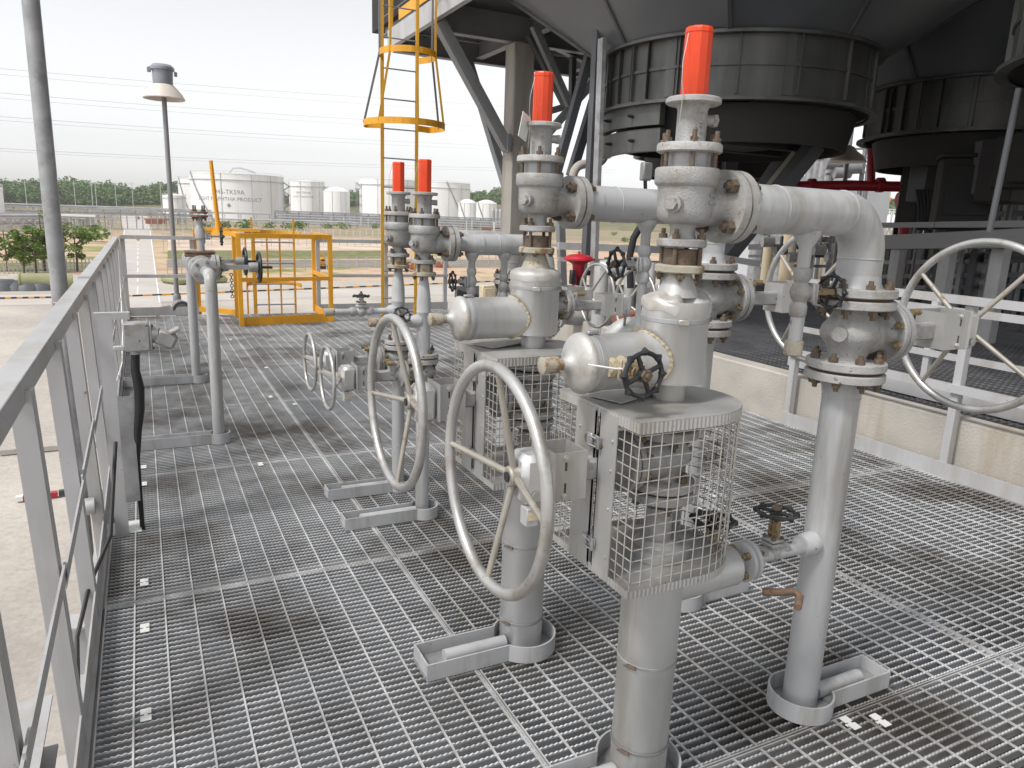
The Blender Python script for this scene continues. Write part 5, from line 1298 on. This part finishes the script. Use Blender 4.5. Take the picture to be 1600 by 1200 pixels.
# fences
def fence(a, c, n, h, label, m='far', rails=3):
    t = thing('wire_fence', label, 'fence'); a, c = V(a), V(c)
    b = MB()
    for k in range(rails): z = V((0, 0, h * (k + 1) / rails)); b.bar(a + z, c + z, .05, .05)
    b.part('wire_rails', m, t, False)
    me = MB().box((0, 0, h / 2), (.10, .10, h)).mesh('fence_post', m, False)
    for i in range(n + 1):
        o = bpy.data.objects.new('fence_post', me); C.objects.link(o); o.parent = t; o.location = a.lerp(c, i / n)
fence(fp(240, 190), fp(830, 290), 60, 2.2, 'long white post fence before the tank farm', 'white', 2)
fence(gp(262, 428, 0), gp(845, 412, 0), 40, 1.5, 'grey pipe fence behind the yellow and black kerb')
fence(gp(0, 428, 0), gp(185, 420, 0), 30, 1.2, 'low grey fence behind the young trees')
fence(gp(262, 386, 0), gp(600, 384, 0), 24, 2.0, 'thin fence across the sandy ground')
# road barriers
for py, lab in ((375, 'striped height barrier across the road, nearer one'), (344, 'striped height barrier across the road, farther one')):
    t = thing('height_barrier', lab, 'barrier'); a, c = gp(176, py + 20, 0), gp(256, py + 18, 0)
    b = MB(); b.bar(a, a + V((0, 0, 4)), .12, .12, Y_); b.bar(c, c + V((0, 0, 4)), .12, .12, Y_); b.part('post', 'far', t, False)
    b = MB(); hh = V((0, 0, (at(210, py + 19, GZ) - CAM).length / 1190 * 20)); b.bar(a + hh, c + hh, .12, .14); b.part('beam', 'far', t, False)
    b = MB(); m_ = (a + c) / 2 + hh - V((0, .2, 0)); b.box(m_, (.7, .06, .7), 0, Matrix.Rotation(PI / 4, 3, 'Y')); b.part('diamond_sign', 'yellow' if py > 350 else 'fardk', t, False)

# ------------------------------------------------------------------ pipe racks of the tank farm
def rack(a, c, h, n, label, lv=(1, .8), m='far'):
    t = thing('pipe_bridge', label, 'pipe rack'); a, c = V(a), V(c); d = (c - a).normalized(); s = V((-d.y, d.x, 0)) * 1.6
    b = MB()
    for f in lv:
        z = V((0, 0, h * f))
        for q in (-1, 1): b.bar(a + z + s * q, c + z + s * q, .3, .35)
        for k in range(4): b.tube([a + z + s * (k - 1.5) * .5 + V((0, 0, .5)), c + z + s * (k - 1.5) * .5 + V((0, 0, .5))], .22, 8)
    b.part('girders', m, t, True)
    b = MB()
    for i in range(n + 1):
        p = a.lerp(c, i / n)
        for q in (-1, 1): b.box(p + s * q + V((0, 0, h * max(lv) / 2)), (.32, .32, h * max(lv)))
        if i < n:
            p2 = a.lerp(c, (i + 1) / n); b.bar(p + V((0, 0, h * lv[0])) - s, p2 + V((0, 0, h * lv[-1])) - s, .16, .16)
    b.part('trestles', m, t, False)
rack(fp(-30, 230), fp(330, 262), 5.6, 14, 'light grey pipe bridge crossing the far road', (1, .72))
rack(gp(-60, 368, 0), gp(95, 362, 0), 3.4, 8, 'grey pipe rack at the left edge beyond the young trees', (1, .55))
rack(fp(160, 380), fp(425, 400), 4.5, 10, 'pipe rack in front of the large numbered tank', (1,))
rack(fp(432, 418), fp(850, 418), 6.2, 24, 'pipe rack along the foot of the right hand tanks', (1, .5), 'fardk')
rack(fp(270, 330), fp(560, 350), 2.2, 14, 'low sleeper rack below the large numbered tank', (1,))
for i, (px, py, s) in enumerate(((140, 354, 4.2), (118, 350, 3.2), (268, 350, 4.0), (285, 348, 3))):
    t = thing('process_skid', ['grey process skid left of the road', 'grey process skid farthest left', 'grey process skid right of the mushroom lamp pole', 'grey process skid below the far tank stair'][i], 'process skid', gp(px, py, 0))
    b = MB()
    for k in range(5): b.cyl((k * s * .4 - s, 0, 0), (k * s * .4 - s, 0, s * (1.1 - .1 * (k % 3))), s * .09, n=10)
    b.box((0, 0, s * .55), (s * 2.2, s * .5, s * .08)); b.box((0, 0, s * .95), (s * 1.8, s * .5, s * .06)); b.part('vessels', 'far', t)
for i in range(4):
    o = MB().box((0, 0, 1.2), (rnd.uniform(4, 8), .8, rnd.uniform(1, 1.8)), .1).cyl((-3, 0, 2.1), (3, 0, 2.1), .25, n=8).part('rust_pipe_stack', 'rustfar'); o.location = gp((240, 252, 760, 778)[i], (352, 351, 362, 361)[i], 0); tag(o, ['rust red pipe stack right of the far road', 'orange pipe stack beside the mushroom lamp pole', 'rust red pipe stack before the small spheres', 'rust red pipe stack left of the column'][i], 'pipe stack')
t = thing('flat_shelter', 'small white flat roofed shelter left of the far road', 'shelter', gp(112, 366, 0))
b = MB(); b.box((0, 0, 4.2), (10, 5, .4)); b.part('roof', 'white', t, False)
for x in (-4, 0, 4):
    for y in (-2, 2): b = MB(); b.box((x, y, 2.1), (.3, .3, 4.2)); b.part('post', 'far', t, False)

# ------------------------------------------------------------------ tanks
def tank(px0, px1, ytop, dist, label, stair=None, tower=None, text=None, dome=False, name='storage_tank'):
    pc = (px0 + px1) / 2
    c = far(pc, 330, dist); c.z = GZ
    half = (far(px1, 330, dist) - far(px0, 330, dist)).length / 2
    top = far(pc, ytop, dist - half).z
    h = top - GZ
    t = thing(name, label, 'tank', c, 0, 'white storage tanks')
    b = MB(); b.lathe((0, 0, 0), Z_, [(half, 0), (half, h)], 72, False, False); b.part('shell', 'tank', t)
    b = MB()
    if dome: b.lathe((0, 0, h), Z_, [(half + .1, -.3), (half + .1, 0), (half * .7, h * .09), (half * .3, h * .15), (.1, h * .165)], 48, False, True)
    else: b.lathe((0, 0, h), Z_, [(half + .12, -.5), (half + .12, 0), (half - 2, .1), (1, 1.2)], 64, False, True)
    b.part('roof', 'tank', t)
    b = MB()
    if not dome: b.lathe((0, 0, h * .86), Z_, [(half + .02, 0), (half + .55, 0), (half + .55, .3), (half + .02, .3)], 64, False, False)
    b.lathe((0, 0, h + .9), Z_, [(half + .05, 0), (half + .05, .1), (half - .05, .1), (half - .05, 0), (half + .05, 0)], 64, False, False)
    for i in range(48):
        a = 2 * PI * i / 48; b.box((math.cos(a) * half, math.sin(a) * half, h + .5), (.08, .08, 1.0))
    b.part('rim_rail', 'far', t, False)
    tocam = math.atan2(CAM.y - c.y, CAM.x - c.x)
    b = MB()
    for q in (-.35, .28, .75): a = tocam + q; b.cyl((math.cos(a) * (half + .2), math.sin(a) * (half + .2), 0), (math.cos(a) * (half + .2), math.sin(a) * (half + .2), h), .14, n=6)
    b.part('riser_pipes', 'far', t)
    if stair:
        b = MB(); a0, a1 = tocam + stair[0], tocam + stair[1]; n = 30
        for off in (0, 1.1):
            b.tube([(math.cos(a0 + (a1 - a0) * k / n) * (half + .5), math.sin(a0 + (a1 - a0) * k / n) * (half + .5), h * (1 - k / n) + off + .1) for k in range(n + 1)], .13 if off else .22, 6)
        for k in range(n): a = a0 + (a1 - a0) * k / n; p = V((math.cos(a) * (half + .5), math.sin(a) * (half + .5), h * (1 - k / n))); b.bar(p, p + V((0, 0, 1.2)), .08, .08, Y_)
        b.part('spiral_stair', 'fardk', t)
    if tower:
        b = MB(); a = tocam + tower; p = V((math.cos(a) * (half + 1.6), math.sin(a) * (half + 1.6), 0)); w = half * .055 + .5
        for x in (-w, w):
            for y in (-w, w): b.box(p + V((x, y, h * .45)), (.22, .22, h * .9))
        for k in range(9):
            z = h * .9 * k / 9; s_ = 1 if k % 2 else -1; b.bar(p + V((-w * s_, -w, z)), p + V((w * s_, -w, z + h * .1)), .18, .3); b.bar(p + V((-w * s_, w, z)), p + V((w * s_, w, z + h * .1)), .18, .3)
        b.part('stair_tower', 'fardk', t, False)
    for row, (txt, z, size) in enumerate(text or []):
        cu = bpy.data.curves.new('lettering', 'FONT'); cu.body = txt; cu.size = size; cu.align_x = 'CENTER'; cu.resolution_u = 2
        ob = bpy.data.objects.new('lettering_tmp', cu); C.objects.link(ob)
        me = bpy.data.meshes.new_from_object(ob); bpy.data.objects.remove(ob)
        off = -.22
        for v in me.vertices:
            a = tocam + off + v.co.x / half; zz = v.co.y + z
            v.co = (math.cos(a) * (half + .06), math.sin(a) * (half + .06), zz)
        me.materials.append(M['fardk'])
        lo = bpy.data.objects.new('lettering', me); C.objects.link(lo); lo.parent = t
    return t, half, h, tocam
tk, hf, hh, tc = tank(301, 446, 271, 470, 'largest white tank with black lettering behind the yellow enclosure', stair=(-1.25, -.55), tower=1.35, text=[('2945-TK59A', 14.6, 3.4), ('LIGHT NAPHTHA PRODUCT', 11.0, 2.9)])
b = MB(); a = tc - .2; p = V((math.cos(a) * (hf + .08), math.sin(a) * (hf + .08), 8.6)); rot = Matrix.Rotation(a, 3, 'Z') @ Matrix.Rotation(PI / 4, 3, 'X'); b.box(p, (.05, 1.7, 1.7), 0, rot); b.part('diamond_sign', 'fardk', tk, False)
b = MB(); b.tube([(-6, -hf + 14, hh + .4), (-4, -hf + 10, hh + 3.0), (0, -hf + 10, hh + 3.4), (5, -hf + 10, hh + 2.2), (8, -hf + 10, hh + 1.2)], .5, 8); b.part('roof_walkway', 'far', tk)
tank(281, 352, 279, 600, 'white tank half hidden at the left of the largest one', stair=(-1.2, -.5))
tank(452, 508, 283, 620, 'white tank right of the largest one with small black lettering', tower=1.3, text=[('2945-TK59B', 20, 2.3), ('LIGHT NAPHTHA', 17, 2.1)])
tank(506, 547, 299, 560, 'smaller white domed tank with rounded roof by the lattice stair', dome=True)
tank(562, 650, 279, 560, 'white tank behind the yellow ladder', tower=-1.2)
tank(640, 734, 284, 640, 'white tank behind the hexagonal orange caps, right hand side', stair=(.2, .9))
tank(716, 745, 317, 520, 'small low white domed tank left of the column, nearer the white tank', dome=True, stair=(-.9, .1))
tank(744, 776, 318, 510, 'small low white domed tank just left of the column', dome=True, stair=(-.9, .1))
tank(255, 292, 305, 560, 'low white tank peeping out beside the mushroom lamp pole')
tank(-95, 9, 292, 210, 'white rounded tank cut off by the left edge of the photo', dome=True)
for i, px in enumerate((770, 776, 782)):
    c = far(px, 330, 430); o = MB().lathe((0, 0, 0), Z_, [(1.3, 0), (1.3, 11), (.7, 12), (.1, 12.2)], 18).part('silver_silo', 'galv'); o.location = (c.x, c.y, GZ); tag(o, 'slim silver silo in the trio left of the column', 'silo', 'slim silver silos')

b = MB(); b.bar(fp(436, 436) + V((0, 0, 2.9)), fp(850, 436) + V((0, 0, 2.9)), 1.0, 5.8); tag(b.part('containment_wall', 'fardk', None, False), 'long dark containment wall hiding the feet of the right hand tanks', 'wall')
t = thing('pipe_manifold', 'crowded grey pipe manifold before the dark containment wall', 'pipework')
rnd = random.Random(77)
for i in range(46):
    p = fp(438 + i * 8.6 + rnd.uniform(-3, 3), rnd.uniform(396, 412)); b = MB(); w = rnd.uniform(.25, .8); h = rnd.uniform(1.5, 5.5); b.box(p + V((0, 0, h / 2)), (w, w, h)) if i % 2 else b.cyl(p, p + V((0, 0, h)), w * .6, n=8); b.part('equipment', rnd.choice(['far', 'fardk', 'white', 'far', 'rustfar']), t, False)
for k in range(4): b = MB(); b.bar(fp(436, 404) + V((0, 0, 1 + k * 1.3)), fp(845, 404) + V((0, 0, 1 + k * 1.3)), .3, .35); b.part('header_pipe', 'far', t, False)
t = thing('pipe_manifold', 'grey pipes and small vessels crowding left of the far road', 'pipework')
for i in range(40):
    p = gp(8 + i * 4.4 + rnd.uniform(-2, 2), 353 + rnd.uniform(-3, 3), 0); b = MB(); w = rnd.uniform(.2, .7); h = rnd.uniform(1.0, 5.0); b.box(p + V((0, 0, h / 2)), (w, w, h)) if i % 2 else b.cyl(p, p + V((0, 0, h)), w * .6, n=8); b.part('equipment', rnd.choice(['far', 'fardk', 'white', 'far', 'cast']), t, False)
for k in range(3): b = MB(); b.bar(gp(4, 354 + k * 4, 0) + V((0, 0, 2 + k)), gp(182, 352 + k * 3, 0) + V((0, 0, 2 + k)), .3, .35); b.part('header_pipe', 'far', t, False)

# ------------------------------------------------------------------ forest, hills, windsock, wires
def lerp_tab(tab, x):
    for (x0, y0), (x1, y1) in zip(tab[:-1], tab[1:]):
        if x <= x1: return y0 + (y1 - y0) * max(0, (x - x0) / (x1 - x0))
    return tab[-1][1]
base = [(-300, 322), (0, 323), (300, 320), (600, 322), (760, 318), (960, 333), (1400, 340), (1800, 350)]
topp = [(-300, 272), (-20, 276), (10, 269), (30, 277), (65, 274), (85, 279), (100, 270), (130, 270), (150, 277), (180, 277), (200, 285), (235, 284), (258, 272), (285, 278), (330, 284), (500, 290), (560, 288), (740, 291), (760, 286), (795, 284), (960, 287), (985, 282), (1010, 292), (1330, 300), (1380, 302), (1430, 300), (1800, 306)]
hb = MB(); cols_ = []
for i in range(60):
    px = -420 + i * 42; p0 = far(px, 400, 670); p0.z = GZ - .05; p1 = far(px, lerp_tab(base, px), 740); p2 = far(px, lerp_tab(base, px) - 6, 1000)
    cols_.append([p0, p1, p2])
n3 = 3; hb.add([p for c in cols_ for p in c], [(i * 3 + k, i * 3 + 3 + k, i * 3 + 4 + k, i * 3 + 1 + k) for i in range(59) for k in range(2)])
structure(hb.part('hills', mat('hill_scrub', (.15, .15, .065), .95, 0, .35, .03, col2=(.24, .19, .12), c2scale=.02, c2amt=.5), None, True, 80))
rnd = random.Random(31); fb = MB()
for layer, (d0, f) in enumerate(((820, 1.0), (790, .9), (765, .74), (745, .5))):
    px = -330
    while px < 1700:
        if 830 < px < 930 or 1020 < px < 1300: px += 8; continue
        if 300 < px < 500 and layer < 2: px += 10; continue
        yb_, yt_ = lerp_tab(base, px), lerp_tab(topp, px)
        hgt = (yb_ - yt_) / 1190 * d0 * f * rnd.uniform(.68, .86)
        p = far(px, yb_, d0 + rnd.uniform(-12, 12))
        for k in range(7):
            q = rnd.uniform(-1, 1); z = hgt * (.12 + .76 * rnd.random() ** .8) * (1 - .2 * abs(q))
            clump(fb, p + V((q * 5.6, rnd.uniform(-3, 3), z)), hgt * rnd.uniform(.13, .22), 30, rnd, 1.25, .75)
        px += rnd.uniform(4.5, 7.5)
o = fb.part('forest', 'leafdk', None, False); tag(o, 'long belt of dark green woodland along the horizon behind the tanks', 'forest', kind='stuff')
p = far(1385, 345, 160)
t = thing('windsock', 'orange windsock on a white pole in the gap under the fans', 'windsock', p)
b = MB(); b.cyl((0, 0, -8), (0, 0, 4.2), .12, .08, n=8); b.part('pole', 'white', t)
b = MB(); d = -rt + V((0, 0, -.25)); b.lathe((0, 0, 4.0), d, [(.55, 0), (.45, 1.2), (.32, 2.2), (.2, 3.0)], 14); b.part('sock', mat('windsock_orange', (.85, .25, .05), .7), t)
for i, (px0, px1, py, dd) in enumerate(((1345, 1425, 343, 120), (1345, 1480, 352, 90))):
    t = thing('low_building', ['pale low plant building under the windsock', 'pale pipe row under the windsock'][i], 'building')
    b = MB(); a, c = far(px0, py, dd), far(px1, py, dd); b.bar(a, c, 3, 1.3 if i == 0 else .6); b.part('walls', 'white' if i == 0 else 'far', t, False)
    b = MB()
    for k in range(14): q = a.lerp(c, k / 13) - V((0, 2, 0)); b.box(q, (.15, .15, 3.0))
    b.bar(a - V((0, 2, -1.4)), c - V((0, 2, -1.4)), .12, .12); b.part('rail_frame', 'far', t, False)
wl = ((107, 140, 'topmost'), (116, 150, 'second from the top'), (145, 176, 'third from the top'), (153, 184, 'fourth from the top'), (182, 209, 'fourth from the bottom'), (188, 215, 'third from the bottom'), (232, 251, 'second from the bottom'), (236, 255, 'lowest'))
for i, (ya, yb2, lab) in enumerate(wl):
    pts_ = []
    for k in range(28):
        px = -120 + k * 40; u_ = px / 400; py = ya + (yb2 - ya) * u_ - (u_ * u_ - u_) * 3.5
        pts_.append(far(px, py, 190 + k * 8))
    o = MB().tube(pts_, .026 if i % 2 else .034, 5).part('power_line', 'steelmd'); tag(o, 'thin overhead power line, %s of eight in the pale sky' % lab, 'power line', 'overhead power lines')
for i, px in enumerate((42, 118, 145, 151, 182, 208, 252)):
    p = far(px, 318, 640); o = MB().cyl((0, 0, -4), (0, 0, 16), .3, .22, n=6).bar((-2, 0, 14.5), (2, 0, 14.5), .25, .25).part('utility_pole', 'far'); o.location = p; tag(o, 'distant pale utility pole before the woodland', 'pole', 'utility poles before the woodland')

# ------------------------------------------------------------------ light
W = bpy.data.worlds.new('World'); S.world = W; W.use_nodes = True
nt = W.node_tree; n, l = nt.nodes, nt.links
bg = n['Background']
sky = n.new('ShaderNodeTexSky'); sky.sky_type = 'NISHITA'; sky.sun_disc = False
EL, AZ = R(55), R(-105)
sky.sun_elevation = EL; sky.sun_rotation = AZ
sky.air_density = 1.0; sky.dust_density = 1.2; sky.ozone_density = 1.0; sky.altitude = 0
hs = n.new('ShaderNodeHueSaturation'); hs.inputs['Saturation'].default_value = .10
l.new(sky.outputs[0], hs.inputs['Color']); hs.inputs['Value'].default_value = 1.35; l.new(hs.outputs[0], bg.inputs['Color'])
bg.inputs['Strength'].default_value = .105
ld = bpy.data.lights.new('sun', 'SUN'); ld.energy = 2.0; ld.angle = R(10); ld.color = (1, .965, .92)
lo = bpy.data.objects.new('sun', ld); C.objects.link(lo)
sd = V((math.sin(AZ) * math.cos(EL), math.cos(AZ) * math.cos(EL), math.sin(EL)))
lo.rotation_mode = 'QUATERNION'; lo.rotation_quaternion = Z_.rotation_difference(sd); lo.location = (0, 0, 30)
S.view_settings.view_transform = 'Standard'; S.view_settings.look = 'None'
S.view_settings.exposure = .54; S.view_settings.gamma = 1; S.view_settings.use_curve_mapping = False
S.render.engine = 'CYCLES'
S.cycles.max_bounces = 6; S.cycles.diffuse_bounces = 3; S.cycles.glossy_bounces = 3

# ------------------------------------------------------------------ pale air over the plant
hb = MB(); hb.box((300, 480, 34), (2400, 1400, 81)); hz_ = hb.part('haze', None, None, False); hz_['kind'] = 'stuff'
hm = bpy.data.materials.new('haze_air'); hm.use_nodes = True; hn = hm.node_tree; hn.nodes.remove(hn.nodes['Principled BSDF'])
pv = hn.nodes.new('ShaderNodeVolumePrincipled'); pv.inputs['Color'].default_value = (1, 1, 1, 1); pv.inputs['Density'].default_value = .0002
hn.links.new(pv.outputs[0], hn.nodes['Material Output'].inputs['Volume']); hz_.data.materials.append(hm)
